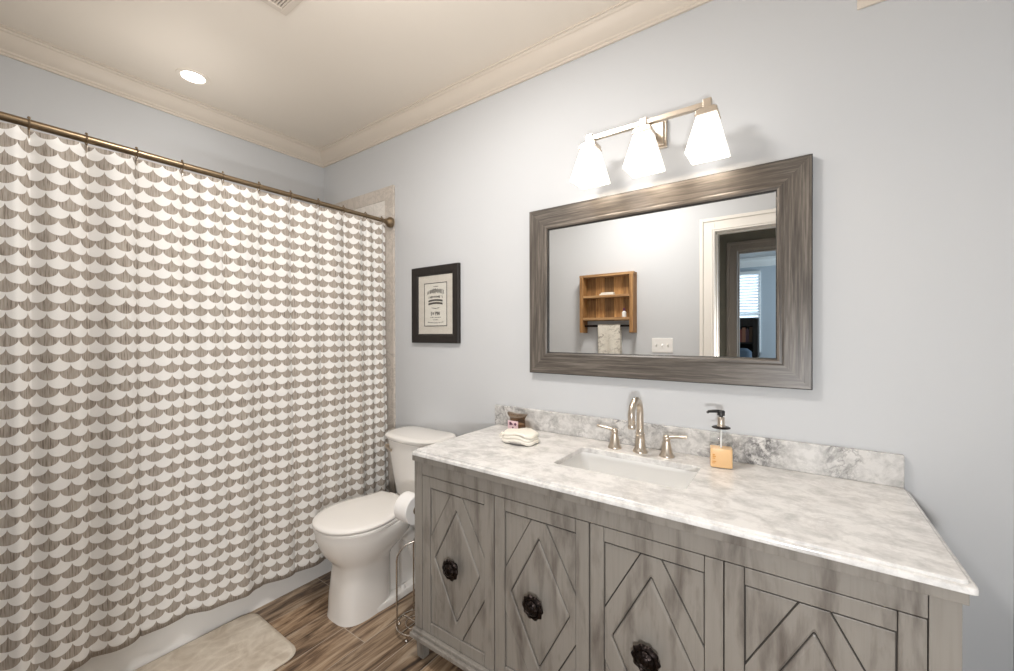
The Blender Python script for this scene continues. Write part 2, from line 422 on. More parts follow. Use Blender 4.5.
# crown moulding: profile (distance from the wall, drop below the ceiling)
CR = [(0.0, 0.104), (0.010, 0.104), (0.010, 0.094), (0.016, 0.090), (0.017, 0.082), (0.024, 0.076), (0.036, 0.064), (0.047, 0.046), (0.054, 0.030), (0.056, 0.022), (0.062, 0.018), (0.064, 0.010), (0.072, 0.008), (0.072, 0.0), (0.0, 0.0)]
def crown(name, side, m=None):
    bm = bmesh.new(); rings = []
    ends = {'north': ((XW, YN), (XE, YN)), 'west': ((XW, YS), (XW, YN)), 'south': ((XW, YS), (XE, YS)), 'east': ((XE, YS), (XE, YN))}[side]
    for e, (px, py) in enumerate(ends):
        sx = 1 if px == XW else -1; sy = 1 if py == YS else -1
        ring = []
        for d, h in CR:
            if side in ('north', 'south'): ring.append((px + sx*d, py + sy*d, ZC - h))
            else: ring.append((px + sx*d, py + sy*d, ZC - h))
        rings.append(ring)
    loft(bm, rings)
    return struct(link(name, bm, M['trim'], smooth=25))
for i, s in enumerate(('north', 'west', 'south', 'east')): crown('trim_%d' % (i+1), s)

# baseboards
def baseboard(name, x0, x1, y0, y1): return struct(link(name, BX((x0, x1, y0, y1, 0, 0.10)), M['casing'], smooth=0, bevel=0.004))
baseboard('baseboard_north', -2.05, XE, YN-0.014, YN)
baseboard('baseboard_south', -2.05, DX0-0.09, YS, YS+0.014)
baseboard('baseboard_east', XE-0.014, XE, YS+0.02, YN-0.014)

# door casing and jamb around the bathroom doorway
def casing(name, x0, x1, zt, y, s, m, w=0.09, jamb=None):
    """casing on the face y of a wall, proud towards s (+1 / -1), with an outer raised back-band; jamb: far y"""
    bm = bmesh.new()
    for a, b, t in ((0, w, 0.014), (w-0.026, w, 0.022), (0.012, 0.022, 0.018)):
        ya, yb = sorted((y, y + s*t))
        box(bm, x0-b, x0-a, ya, yb, 0, zt+b); box(bm, x1+a, x1+b, ya, yb, 0, zt+b); box(bm, x0-a, x1+a, ya, yb, zt+a, zt+b)
    if jamb is not None:
        ya, yb = sorted((y, jamb))
        box(bm, x0-0.02, x0, ya, yb, 0, zt+0.02); box(bm, x1, x1+0.02, ya, yb, 0, zt+0.02); box(bm, x0, x1, ya, yb, zt, zt+0.02)
        ym = (ya+yb)/2
        box(bm, x0, x0+0.01, ym-0.02, ym+0.02, 0, zt); box(bm, x1-0.01, x1, ym-0.02, ym+0.02, 0, zt); box(bm, x0, x1, ym-0.02, ym+0.02, zt-0.01, zt)
    return struct(link(name, bm, m, smooth=0, bevel=0.003))
casing('trim_5', -0.502, 0.325, 2.10, YS, 1, M['casing'], 0.105, YS-0.12)
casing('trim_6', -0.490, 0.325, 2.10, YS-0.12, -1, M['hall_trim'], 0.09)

# hallway and bedroom beyond the doorway (seen in the mirror)
HY = -0.90; BY = -4.0
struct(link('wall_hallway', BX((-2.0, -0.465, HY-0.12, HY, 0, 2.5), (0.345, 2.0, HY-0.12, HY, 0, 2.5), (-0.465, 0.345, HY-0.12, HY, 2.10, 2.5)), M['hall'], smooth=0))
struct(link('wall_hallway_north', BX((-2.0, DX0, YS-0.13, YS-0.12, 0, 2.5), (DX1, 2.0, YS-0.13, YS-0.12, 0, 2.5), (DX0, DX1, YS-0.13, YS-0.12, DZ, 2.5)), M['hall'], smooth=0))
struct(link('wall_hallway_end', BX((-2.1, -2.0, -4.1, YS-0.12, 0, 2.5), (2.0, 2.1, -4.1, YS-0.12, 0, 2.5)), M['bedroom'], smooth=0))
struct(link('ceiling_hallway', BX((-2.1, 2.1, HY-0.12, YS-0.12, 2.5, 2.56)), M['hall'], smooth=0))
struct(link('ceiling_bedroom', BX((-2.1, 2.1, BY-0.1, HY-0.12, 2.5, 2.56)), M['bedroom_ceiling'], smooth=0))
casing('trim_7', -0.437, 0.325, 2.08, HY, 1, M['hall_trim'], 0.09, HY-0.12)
WX0, WX1, WZ0, WZ1 = -1.20, -0.44, 1.0, 2.30
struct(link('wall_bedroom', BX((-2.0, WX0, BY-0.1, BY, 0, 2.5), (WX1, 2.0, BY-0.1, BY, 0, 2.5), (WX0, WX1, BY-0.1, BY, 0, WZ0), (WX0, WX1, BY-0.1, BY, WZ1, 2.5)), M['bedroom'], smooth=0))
struct(link('trim_8', BX((-2.0, 2.0, BY, BY+0.03, 2.36, 2.46), (-2.0, 2.0, BY, BY+0.07, 2.45, 2.5)), M['white'], smooth=0, bevel=0.006))
w1 = struct(link('window_1', BX((WX0-0.0, WX0+0.04, BY-0.07, BY+0.012, WZ0, WZ1), (WX1-0.04, WX1, BY-0.07, BY+0.012, WZ0, WZ1), (WX0, WX1, BY-0.07, BY+0.012, WZ1-0.04, WZ1), (WX0, WX1, BY-0.07, BY+0.012, WZ0, WZ0+0.04), (WX0, WX1, BY-0.07, BY-0.04, 1.63, 1.67)), M['white'], smooth=0, bevel=0.003))
link('pane', BX((WX0+0.02, WX1-0.02, BY-0.062, BY-0.058, WZ0+0.02, WZ1-0.02)), M['glass'], w1, smooth=0)

# ------------------------------------------------------------------ tub, tile, rod, curtain
TX = -2.123
def tile_surround():
    bm = bmesh.new(); zt = 2.280
    box(bm, XW, -2.178, YN-0.012, YN, 0.36, 2.196)
    box(bm, XW, XW+0.012, YS, YN-0.012, 0.36, 2.196)
    box(bm, XW+0.012, -2.178, YS, YS+0.012, 0.36, 2.196)
    box(bm, -2.178, -2.093, YN-0.014, YN, 0.0, zt, 1)
    box(bm, XW, -2.178, YN-0.014, YN, 2.196, zt, 1)
    box(bm, XW, XW+0.014, YS+0.014, YN-0.014, 2.196, zt, 1)
    box(bm, -2.178, -2.093, YS, YS+0.014, 0.0, zt, 1)
    box(bm, XW, -2.178, YS, YS+0.014, 2.196, zt, 1)
    return link('tile_surround', bm, [M['tile'], M['tile_border']], smooth=0, bevel=0.0015)
struct(tile_surround())

def bathtub():
    t = thing('bathtub', (-2.51, 0.83, 0), 'white alcove bathtub behind the scallop curtain, its plain apron showing below the hem', 'bathtub')
    bm = bmesh.new()
    X0, X1, Y0, Y1 = XW+0.014, TX, YS+0.016, YN-0.016
    o0 = rrect(X0, X1, Y0, Y1, 0.01, 4)
    def orx(d, z): return at(rrect(X0, X1-d, Y0, Y1, 0.01, 4), z)
    def inr(d, e, z, r=0.12): return at(rrect(X0+d, X1-d-0.02, Y0+e, Y1-e, r, 4), z)
    loft(bm, [orx(0.0, 0.0), orx(0.006, 0.05), orx(0.012, 0.36), orx(0.010, 0.385), orx(0.018, 0.395), inr(0.06, 0.07, 0.395), inr(0.075, 0.085, 0.37), inr(0.13, 0.16, 0.12), inr(0.19, 0.24, 0.07)], True, True)
    link('tub_shell', bm, M['acrylic'], t, smooth=50)
    d = bmesh.new(); lathe(d, (-2.52, 1.42, 0.069), [(0.0, 0), (0.032, 0), (0.034, 0.004), (0.0, 0.006)]); link('drain', d, M['nickel'], t)
    o = bmesh.new(); lathe(o, (-2.52, 1.535, 0.30), [(0.0, 0.0), (0.035, 0.0), (0.035, -0.008), (0.0, -0.012)], axis='y'); link('overflow_plate', o, M['nickel'], t)
bathtub()

RX, RZ = -2.105, 2.038
def rod():
    t = thing('curtain_rod', (RX, 0.83, RZ), 'antique bronze shower curtain rod spanning the tub alcove below the crown moulding', 'curtain rod')
    b = bmesh.new(); tube(b, [(RX, YS+0.03, RZ), (RX, 0.75, RZ)], 0.0138, 20); tube(b, [(RX, 0.75, RZ), (RX, 1.68, RZ)], 0.0118, 20); link('pole', b, M['bronze'], t)
    for y, s in ((YN-0.0145, -1), (YS+0.0145, 1)):
        f = bmesh.new(); lathe(f, (RX, y, RZ), [(0.0, 0), (0.024, 0), (0.032, s*0.006), (0.034, s*0.016), (0.031, s*0.027), (0.022, s*0.038), (0.017, s*0.048), (0.0155, s*0.056), (0.012, s*0.058)], 28, 'y'); link('flange', f, M['bronze'], t)
rod()

RY = [0.065, 0.186, 0.322, 0.460, 0.605, 0.754, 0.905, 1.055, 1.203, 1.352, 1.498, 1.615]
CZ0, CZ1 = 0.118, 2.014
def fold(y, t):
    """how far the cloth stands out from the rod's plane at y; t = 0 at the hem, 1 at the top"""
    k = 0
    while k < len(RY)-2 and y > RY[k+1]: k += 1
    a, b = RY[k], RY[k+1]; p = (y - a) / (b - a)
    hang = (math.sin(PI*p/1.36) if p < 0.68 else math.cos(PI/2*(p-0.68)/0.32)) * 2 - 1   # cloth nips back at each hook and swells between
    amp = (0.014, 0.020, 0.026, 0.017, 0.023, 0.014, 0.021, 0.015, 0.019, 0.014, 0.012, 0.007)[k]
    small = 0.0045*math.sin(2*PI*y/0.0745 + 0.8) * (0.6 + 0.4*math.sin(2*PI*y/0.61))
    gather = 0.009*math.sin(2*PI*(y-1.40)/0.088) * max(0, min(1, (y-1.34)/0.08))
    yy = [-0.05, 0.10, 0.20, 0.30, 0.44, 0.56, 0.68, 0.79, 0.88, 0.95, 1.05, 1.16, 1.30, 1.45, 1.56, 1.66]
    oo = [0.004, 0.012, 0.022, 0.004, 0.012, 0.002, 0.018, 0.042, 0.006, 0.004, 0.026, 0.034, 0.020, 0.036, 0.022, 0.026]
    q = 0
    while q < len(yy)-2 and y > yy[q+1]: q += 1
    f = max(0, min(1, (y-yy[q])/(yy[q+1]-yy[q]))); f = f*f*(3-2*f)
    low = (1-t)
    return hang*amp*(0.6+0.4*t) + small + gather + (oo[q] + (oo[q+1]-oo[q])*f)*(0.25 + 0.75*low**1.2)
def curtain():
    bm = bmesh.new(); uvl = bm.loops.layers.uv.new('UVMap')
    ny, nz = 460, 64; y0, y1 = -0.025, 1.652
    ys = [y0 + (y1-y0)*i/ny for i in range(ny+1)]
    us = [0.0]
    for i in range(ny):
        d = fold(ys[i+1], 0.5) - fold(ys[i], 0.5); us.append(us[-1] + 1.0*math.hypot(ys[i+1]-ys[i], d))
    V = []
    for j in range(nz+1):
        t = j/nz; row = []
        for i in range(ny+1):
            y = ys[i]; x = RX + 0.010 + 0.010*(1-t)**1.3 + fold(y, t)
            x = max(x, TX + 0.004)
            k = min(range(len(RY)), key=lambda q: abs(RY[q]-y)); dd = min(1, abs(RY[k]-y)/0.075)
            z = CZ0 + (CZ1-CZ0)*t - 0.010*dd*dd*t**8 + (1-t)**4*0.030*max(0, min(1, (0.95-y)/0.35))
            row.append(bm.verts.new((x, y, z)))
        V.append(row)
    for j in range(nz):
        for i in range(ny):
            f = bm.faces.new((V[j][i], V[j][i+1], V[j+1][i+1], V[j+1][i]))
            for lp, (a, b) in zip(f.loops, ((i, j), (i+1, j), (i+1, j+1), (i, j+1))):
                lp[uvl].uv = (us[a], (CZ1-CZ0)*b/nz)
    o = link('shower_curtain', bm, M['curtain'], smooth=180)
    s = o.modifiers.new('thickness', 'SOLIDIFY'); s.thickness = 0.0015; s.offset = 0
    return tag(o, 'floor-length shower curtain printed with rows of white and taupe scallops', 'shower curtain')
curtain()
ORD = ['twelfth', 'eleventh', 'tenth', 'ninth', 'eighth', 'seventh', 'sixth', 'fifth', 'fourth', 'third', 'second', 'first']
proto = None
for i, y in enumerate(RY):
    lab = 'bronze curtain ring on the rod, %s counting from the tiled wall end' % ORD[i]
    if proto is None:
        proto = thing('curtain_ring', (RX, y, RZ), lab, 'curtain ring', 'curtain rings along the shower rod')
        b = bmesh.new(); tube(b, circle((RX, y, RZ-0.003), 0.0185, 24, 'xz'), 0.0022, 8, closed=True); link('hoop', b, M['bronze'], proto)
        b = bmesh.new(); tube(b, [(RX, y, RZ-0.0215), (RX+0.005, y, RZ-0.027), (RX+0.009, y, RZ-0.036), (RX+0.006, y, RZ-0.045), (RX-0.004, y, RZ-0.047), (RX-0.009, y, RZ-0.040)], 0.0018, 8); link('hook', b, M['nickel'], proto)
        b = bmesh.new(); lathe(b, (RX, y, RZ+0.0155), [(0.0, 0), (0.004, 0.001), (0.0048, 0.004), (0.003, 0.0075), (0.0, 0.0085)], 12); link('roller_bead', b, M['bronze'], proto)
    else: copy_tree(proto, (RX, y, RZ), lab)

def bath_mat():
    t = thing('bath_mat', (-1.89, 0.55, 0), 'beige plush bath mat with rounded corners on the floor beside the tub', 'bath mat')
    a = (-2.112, -1.672, 0.22, 0.876)
    bm = bmesh.new()
    def r(d, z): return at(rrect(a[0]+d, a[1]-d, a[2]+d, a[3]-d, 0.06, 8), z)
    loft(bm, [r(0.004, 0.0005), r(0.0, 0.005), r(0.001, 0.010), r(0.006, 0.013)])
    link('binding', bm, M['rug_edge'], t, smooth=60)
    bm = bmesh.new(); loft(bm, [r(0.006, 0.011), r(0.008, 0.016), r(0.018, 0.0195)]); link('pile', bm, M['rug'], t, smooth=60)
bath_mat()

# ------------------------------------------------------------------ toilet
TCX = -1.735
def egg(hw, yf, yb, hb, n=44, dx=0):
    """seat outline: rounded front at yf, widest hw, straight back of half width hb at yb (y grows to the wall)"""
    ym = yf + hw*1.12; pts = []
    for i in range(n+1):
        a = PI + PI*i/n
        c, s = math.cos(a), math.sin(a)
        pts.append((TCX + hw*math.copysign(abs(c)**0.92, c), ym + (ym-yf)*math.copysign(abs(s)**0.95, s)))
    for i in range(1, 9):
        q = i/8; pts.append((TCX + hw + (hb-hw)*(3*q*q-2*q*q*q), ym + (yb-ym)*q - 0.0*q))
    for i in range(1, 6): pts.append((TCX + hb - 2*hb*i/6, yb + 0.006*math.sin(PI*i/6)))
    for i in range(8, 0, -1):
        q = i/8; pts.append((TCX - hw - (hb-hw)*(3*q*q-2*q*q*q), ym + (yb-ym)*q))
    return pts
def oval(hw, y0, y1, z, p=2.4, n=44):
    cy, hl = (y0+y1)/2, (y1-y0)/2
    out = []
    for i in range(n):
        a = 2*PI*i/n; c, s = math.cos(a), math.sin(a)
        out.append((TCX + hw*math.copysign(abs(c)**(2/p), c), cy + hl*math.copysign(abs(s)**(2/p), s), z))
    return out
def toilet():
    t = thing('toilet', (TCX, 1.35, 0), 'white two-piece toilet with closed lid between the tub and the grey vanity', 'toilet')
    bm = bmesh.new()
    # foot
    loft(bm, [oval(0.122, 1.066, 1.640, 0.0, 2.6), oval(0.122, 1.066, 1.640, 0.020, 2.6), oval(0.1185, 1.0695, 1.637, 0.028, 2.6), oval(0.10, 1.09, 1.62, 0.029, 2.6)])
    # pedestal column and bowl in one skin
    loft(bm, [oval(0.115, 1.056, 1.335, 0.0, 3.0), oval(0.114, 1.060, 1.335, 0.02, 3.0), oval(0.112, 1.064, 1.335, 0.10, 3.0), oval(0.109, 1.075, 1.335, 0.18, 3.0), oval(0.110, 1.080, 1.335, 0.235, 2.9), oval(0.120, 1.066, 1.35, 0.262, 2.6),
              oval(0.146, 1.036, 1.40, 0.295, 2.3), oval(0.168, 1.012, 1.46, 0.340, 2.25), oval(0.180, 0.998, 1.48, 0.385, 2.25), oval(0.183, 0.994, 1.49, 0.408, 2.25), oval(0.181, 0.996, 1.49, 0.422, 2.25)])
    # narrower rear body, shelf under the tank, trapway bulge
    loft(bm, [oval(0.072, 1.26, 1.63, 0.02, 3.0), oval(0.066, 1.26, 1.63, 0.16, 3.0), oval(0.070, 1.26, 1.64, 0.30, 3.0), oval(0.125, 1.30, 1.68, 0.37, 3.4), oval(0.135, 1.30, 1.685, 0.412, 3.6)])
    for s in (-1, 1):
        x = TCX + s*0.058
        tube(bm, [(x, 1.36, 0.335), (x, 1.42, 0.30), (x, 1.47, 0.235), (x, 1.50, 0.175), (x, 1.545, 0.135), (x, 1.60, 0.13), (x, 1.64, 0.10), (x, 1.645, 0.03)], [0.03, 0.040, 0.046, 0.048, 0.048, 0.045, 0.040, 0.036], 16)
    link('bowl', bm, M['porcelain'], t, smooth=50)
    def ring(hw, yf, yb, hb, z): return [(p[0], p[1], z) for p in egg(hw, yf, yb, hb)]
    bm = bmesh.new(); loft(bm, [ring(0.172, 1.004, 1.425, 0.135, 0.4205), ring(0.186, 0.988, 1.430, 0.140, 0.4275), ring(0.187, 0.987, 1.430, 0.140, 0.438), ring(0.184, 0.990, 1.428, 0.137, 0.4410), ring(0.172, 1.002, 1.42, 0.128, 0.4412)])
    link('seat', bm, M['porcelain'], t, smooth=50)
    bm = bmesh.new(); loft(bm, [ring(0.172, 1.002, 1.42, 0.128, 0.4415), ring(0.173, 1.001, 1.421, 0.129, 0.4455), ring(0.185, 0.987, 1.432, 0.140, 0.4458), ring(0.187, 0.985, 1.432, 0.140, 0.448), ring(0.187, 0.985, 1.432, 0.140, 0.455), ring(0.182, 0.990, 1.430, 0.136, 0.4605), ring(0.160, 1.012, 1.415, 0.118, 0.4635), ring(0.09, 1.09, 1.36, 0.06, 0.465)])
    link('lid', bm, M['porcelain'], t, smooth=50)
    for s in (-1, 1):
        bm = bmesh.new(); box(bm, TCX+s*0.075-0.022, TCX+s*0.075+0.022, 1.428, 1.462, 0.422, 0.452); link('hinge', bm, M['porcelain'], t, bevel=0.006, bseg=3)
    def tank(hw, yf, yb, z, bow, r=0.045):
        pts = rrect(TCX-hw, TCX+hw, yf, yb, r, 6); out = []
        for x, y in pts:
            q = 1 - ((x-TCX)/hw)**2; w = max(0, min(1, (yb - 0.03 - y)/(yb-0.03-yf)))
            out.append((x, y - bow*q*w, z))
        # extra points along the front so that the bow is smooth
        return out
    def tank2(hw, yf, yb, z, bow, r=0.045):
        pts = []
        base = tank(hw, yf, yb, z, bow, r)
        for i, p in enumerate(base):
            pts.append(p); q = base[(i+1) % len(base)]
            if abs(p[0]-q[0]) > 0.1 and p[1] < (yf+yb)/2:
                for s in range(1, 8):
                    x = p[0] + (q[0]-p[0])*s/8; k = 1 - ((x-TCX)/hw)**2; pts.append((x, yf - bow*k, z))
            elif abs(p[0]-q[0]) > 0.1:
                for s in range(1, 8): pts.append((p[0] + (q[0]-p[0])*s/8, p[1], z))
        return pts
    bm = bmesh.new()
    loft(bm, [tank2(0.125, 1.545, 1.69, 0.412, 0.02), tank2(0.150, 1.530, 1.695, 0.425, 0.025), tank2(0.168, 1.525, 1.697, 0.50, 0.028), tank2(0.194, 1.508, 1.70, 0.66, 0.032, 0.06), tank2(0.200, 1.500, 1.70, 0.734, 0.034, 0.065)])
    link('tank', bm, M['porcelain'], t, smooth=50)
    bm = bmesh.new()
    loft(bm, [tank2(0.202, 1.497, 1.702, 0.734, 0.036, 0.07), tank2(0.211, 1.489, 1.704, 0.742, 0.038, 0.075), tank2(0.213, 1.487, 1.704, 0.756, 0.038, 0.075), tank2(0.206, 1.494, 1.70, 0.765, 0.037, 0.07), tank2(0.185, 1.514, 1.69, 0.768, 0.03, 0.05)])
    link('tank_lid', bm, M['porcelain'], t, smooth=50)
    bm = bmesh.new(); lathe(bm, (TCX-0.165, 1.497, 0.69), [(0.0, 0), (0.013, 0), (0.013, -0.012), (0.0, -0.014)], 16, 'y'); tube(bm, [(TCX-0.165, 1.484, 0.69), (TCX-0.13, 1.472, 0.684), (TCX-0.10, 1.466, 0.68)], [0.006, 0.006, 0.008], 10)
    link('flush_lever', bm, M['nickel'], t)
    for s in (-1, 1):
        bm = bmesh.new(); lathe(bm, (TCX+s*0.100, 1.38, 0.030), [(0.012, 0), (0.012, 0.008), (0.008, 0.016), (0.0, 0.018)], 16); link('bolt_cap', bm, M['porcelain'], t)
toilet()

# toilet paper stand and its roll
PX, PY = -1.395, 1.25
def paper_stand():
    t = thing('toilet_paper_stand', (PX, PY, 0), 'wire toilet paper stand on the floor between the toilet and the vanity', 'paper stand')
    b = bmesh.new(); tube(b, circle((PX, PY, 0.028), 0.085, 40), 0.0045, 10, closed=True)
    tube(b, [(PX-0.085, PY, 0.028), (PX+0.085, PY, 0.028)], 0.0035, 8); tube(b, [(PX, PY-0.085, 0.028), (PX, PY+0.085, 0.028)], 0.0035, 8)
    tube(b, circle((PX, PY, 0.028), 0.045, 30), 0.003, 8, closed=True)
    link('base_ring', b, M['chrome'], t, smooth=60)
    for a in (200, 290, 20, 110):
        x, y = PX + 0.085*math.cos(math.radians(a)), PY + 0.085*math.sin(math.radians(a))
        f = bmesh.new(); tube(f, [(x, y, 0.026), (x, y, 0.010)], 0.003, 8); lathe(f, (x, y, 0.0), [(0.0, 0), (0.006, 0.001), (0.007, 0.006), (0.004, 0.012), (0.0, 0.013)], 12); link('foot', f, M['chrome'], t)
    # upright loops that hold spare rolls
    for a in (55, 145):
        ca, sa = math.cos(math.radians(a)), math.sin(math.radians(a)); r = 0.083
        p = [(PX - r*ca, PY - r*sa, 0.028), (PX - r*ca, PY - r*sa, 0.32)]
        for i in range(1, 12):
            q = PI - PI*i/12; p.append((PX + r*ca*math.cos(q), PY + r*sa*math.cos(q), 0.32 + 0.075*math.sin(q)))
        p += [(PX + r*ca, PY + r*sa, 0.32), (PX + r*ca, PY + r*sa, 0.028)]
        b = bmesh.new(); tube(b, p, 0.0038, 10); link('loop', b, M['chrome'], t, smooth=60)
    b = bmesh.new(); qx = PX+0.085
    tube(b, [(qx, PY, 0.028), (qx, PY, 0.53), (qx-0.003, PY, 0.545), (qx-0.013, PY, 0.552), (qx-0.03, PY, 0.552), (PX-0.095, PY, 0.552)], 0.0045, 10); lathe(b, (PX-0.095, PY, 0.552), [(0.0, 0.004), (0.008, 0.002), (0.009, -0.004), (0.0, -0.010)], 14, 'x')
    link('post', b, M['chrome'], t, smooth=60)
paper_stand()
def paper_roll():
    t = thing('toilet_paper_roll', (PX-0.032, PY, 0.487), 'white roll of toilet paper hung on the wire stand beside the vanity', 'toilet paper')
    b = bmesh.new(); c = (PX-0.032, PY, 0.5365); r0, r1, h = 0.0205, 0.064, 0.040
    loft(b, [circle((c[0]+h, c[1], c[2]), r0, 40, 'yz'), circle((c[0]+h, c[1], c[2]), r1-0.002, 40, 'yz'), circle((c[0]+h-0.002, c[1], c[2]), r1, 40, 'yz'), circle((c[0]-h+0.002, c[1], c[2]), r1, 40, 'yz'), circle((c[0]-h, c[1], c[2]), r1-0.002, 40, 'yz'), circle((c[0]-h, c[1], c[2]), r0, 40, 'yz')], closed=True)
    link('paper', b, M['paper'], t, smooth=40)
    b = bmesh.new()
    loft(b, [circle((c[0]+h, c[1], c[2]), 0.0195, 30, 'yz'), circle((c[0]+h, c[1], c[2]), 0.0205, 30, 'yz'), circle((c[0]-h, c[1], c[2]), 0.0205, 30, 'yz'), circle((c[0]-h, c[1], c[2]), 0.0195, 30, 'yz')], closed=True)
    link('cardboard_core', b, paint('cardboard', (0.30, 0.22, 0.15), 0.9), t, smooth=40)
paper_roll()

# ------------------------------------------------------------------ vanity
def vanity():
    t = thing('vanity_cabinet', (-0.51, 1.42, 0), 'distressed grey wooden vanity with diamond-panelled doors under the marble top', 'vanity')
    V = M['vanity']
    c = bmesh.new()
    for q in ((-1.271, 0.252, 1.168, 1.180, 0.105, 0.806), (-1.271, 0.252, 1.180, 1.690, 0.105, 0.120), (-1.271, 0.252, 1.685, 1.695, 0.12, 0.806), (-1.271, -1.262, 1.18, 1.685, 0.12, 0.806), (0.243, 0.252, 1.18, 1.685, 0.12, 0.806)): box(c, *q)
    link('carcass', c, M['glaze'], t, smooth=0)
    c = bmesh.new()
    box(c, -1.281, -1.2385, 1.1425, 1.20, 0.125, 0.811); box(c, 0.2165, 0.262, 1.1425, 1.20, 0.125, 0.811)
    box(c, -1.281, -1.272, 1.20, 1.697, 0.125, 0.811); box(c, 0.253, 0.262, 1.20, 1.697, 0.125, 0.811)
    box(c, -1.2372, 0.2152, 1.1435, 1.18, 0.7565, 0.811)
    link('face_frame', c, V, t, smooth=0, bevel=0.0012)
    c = bmesh.new()
    for q in ((-1.276, 0.2675, 1.1255, 1.185, 0.8115, 0.8365), (-1.276, 0.2675, 1.66, 1.70, 0.8125, 0.8365), (-1.276, -1.22, 1.185, 1.66, 0.8125, 0.8365), (0.21, 0.2675, 1.185, 1.66, 0.8125, 0.8365)): box(c, *q)
    box(c, -1.280, 0.261, 1.1438, 1.185, 0.8080, 0.8116, 1)
    link('top_trim', c, [V, M['glaze']], t, smooth=0, bevel=0.0015)
    c = bmesh.new(); box(c, -1.288, 0.270, 1.118, 1.70, 0.090, 0.108); box(c, -1.284, 0.266, 1.130, 1.70, 0.108, 0.122)
    link('base_moulding', c, V, t, smooth=0, bevel=0.003)
    for x0 in (-1.275, 0.214):
        for y0 in (1.142, 1.645):
            l = bmesh.new(); x1, y1 = x0+0.042, y0+0.042; i = 0.004
            loft(l, [[(x0+i, y0+i, 0), (x1-i, y0+i, 0), (x1-i, y1-i, 0), (x0+i, y1-i, 0)], [(x0, y0, 0.092), (x1, y0, 0.092), (x1, y1, 0.092), (x0, y1, 0.092)]]); link('leg', l, V, t, smooth=0, bevel=0.002)
    Z0, Z1 = 0.124, 0.7535; ZM = 0.4375
    for di, (x0, x1) in enumerate(((-1.2365, -0.8735), (-0.8685, -0.5115), (-0.5065, -0.1485), (-0.1455, 0.2145))):
        xm = (x0+x1)/2; w = (x1-x0)/2; st = 0.044; iu = w-st; hv = ZM-Z0-st; g = 0.0016
        d = bmesh.new()
        ya, yb = 1.1445, 1.156
        box(d, x0, x0+st-g, ya, yb, Z0, Z1); box(d, x1-st+g, x1, ya, yb, Z0, Z1)
        box(d, x0+st, x1-st, ya+0.0003, yb, Z1-st+g, Z1); box(d, x0+st, x1-st, ya+0.0003, yb, Z0, Z0+st-g)
        # corner panels outside the diamond: line |u|/A + |v|/B = 1
        A, B = 0.176*iu/0.135, 0.318
        for su in (-1, 1):
            for sv in (-1, 1):
                vt = hv-0.0015; ut = iu-0.0015
                a = (A*(1-vt/B)+0.0036, vt); b_ = (ut, B*(1-ut/A)+0.0066)
                pts = [(xm+su*a[0], ZM+sv*a[1]), (xm+su*ut, ZM+sv*vt), (xm+su*b_[0], ZM+sv*b_[1])]
                prism_xz(d, pts, 1.1500, 1.156)
        do = link('door', d, V, t, smooth=0, bevel=0.0014)
        bk = bmesh.new(); box(bk, x0+0.001, x1-0.001, 1.1555, 1.1675, Z0+0.001, Z1-0.001); link('backing_board', bk, M['glaze'], do, smooth=0)
        # raised diamond band (clipped by the frame) and bevelled centre panel
        vt, ut = hv-0.0005, iu-0.0005; q = A*(1-vt/B); r = B*(1-ut/A)
        outer = [(ut, r), (q, vt), (-q, vt), (-ut, r), (-ut, -r), (-q, -vt), (q, -vt), (ut, -r)]
        ia, ib = 0.112*iu/0.135, 0.212
        inner = []
        for ou, ov in outer:      # same eight directions on the inner diamond
            k = 1/(abs(ou)/ia + abs(ov)/ib); inner.append((ou*k, ov*k))
        # move the doubled points into the diamond's tips
        inner = [(ia, 0.004), (0.002, ib), (-0.002, ib), (-ia, 0.004), (-ia, -0.004), (-0.002, -ib), (0.002, -ib), (ia, -0.004)]
        def rg(pts, y, s=1.0): return [(xm+p[0]*s, y, ZM+p[1]*s) for p in pts]
        b = bmesh.new(); loft(b, [rg(outer, 1.156), rg(outer, 1.1475), rg(inner, 1.1475, 1.03), rg(inner, 1.1500, 1.0), rg(inner, 1.156, 1.0)], closed=True)
        link('diamond_moulding', b, V, do, smooth=0, bevel=0.0010)
        b = bmesh.new(); loft(b, [rg(inner, 1.156, 0.968), rg(inner, 1.1520, 0.968), rg(inner, 1.1505, 0.950), rg(inner, 1.1485, 0.88)]); link('diamond_panel', b, V, do, smooth=0)
        # scalloped dark knob
        k = bmesh.new(); cx, cz, n = xm - 0.006, ZM, 80
        def pet(rad, y, lob): return [(cx + rad*(1+lob*math.cos(10*2*PI*i/n))*math.cos(2*PI*i/n), y, cz + rad*(1+lob*math.cos(10*2*PI*i/n))*math.sin(2*PI*i/n)) for i in range(n)]
        loft(k, [pet(0.013, 1.1495, 0), pet(0.014, 1.144, 0), pet(0.009, 1.138, 0), pet(0.009, 1.130, 0), pet(0.026, 1.128, 0.02), pet(0.036, 1.124, 0.05), pet(0.0385, 1.119, 0.06), pet(0.035, 1.114, 0.055), pet(0.029, 1.1115, 0.03), pet(0.027, 1.1135, 0.0), pet(0.0245, 1.1135, 0.0), pet(0.022, 1.109, 0.05), pet(0.016, 1.1055, 0.05), pet(0.012, 1.1075, 0.0), pet(0.009, 1.1055, 0), pet(0.003, 1.1035, 0)])
        link('knob', k, M['black_bronze'], do, smooth=30)
vanity()

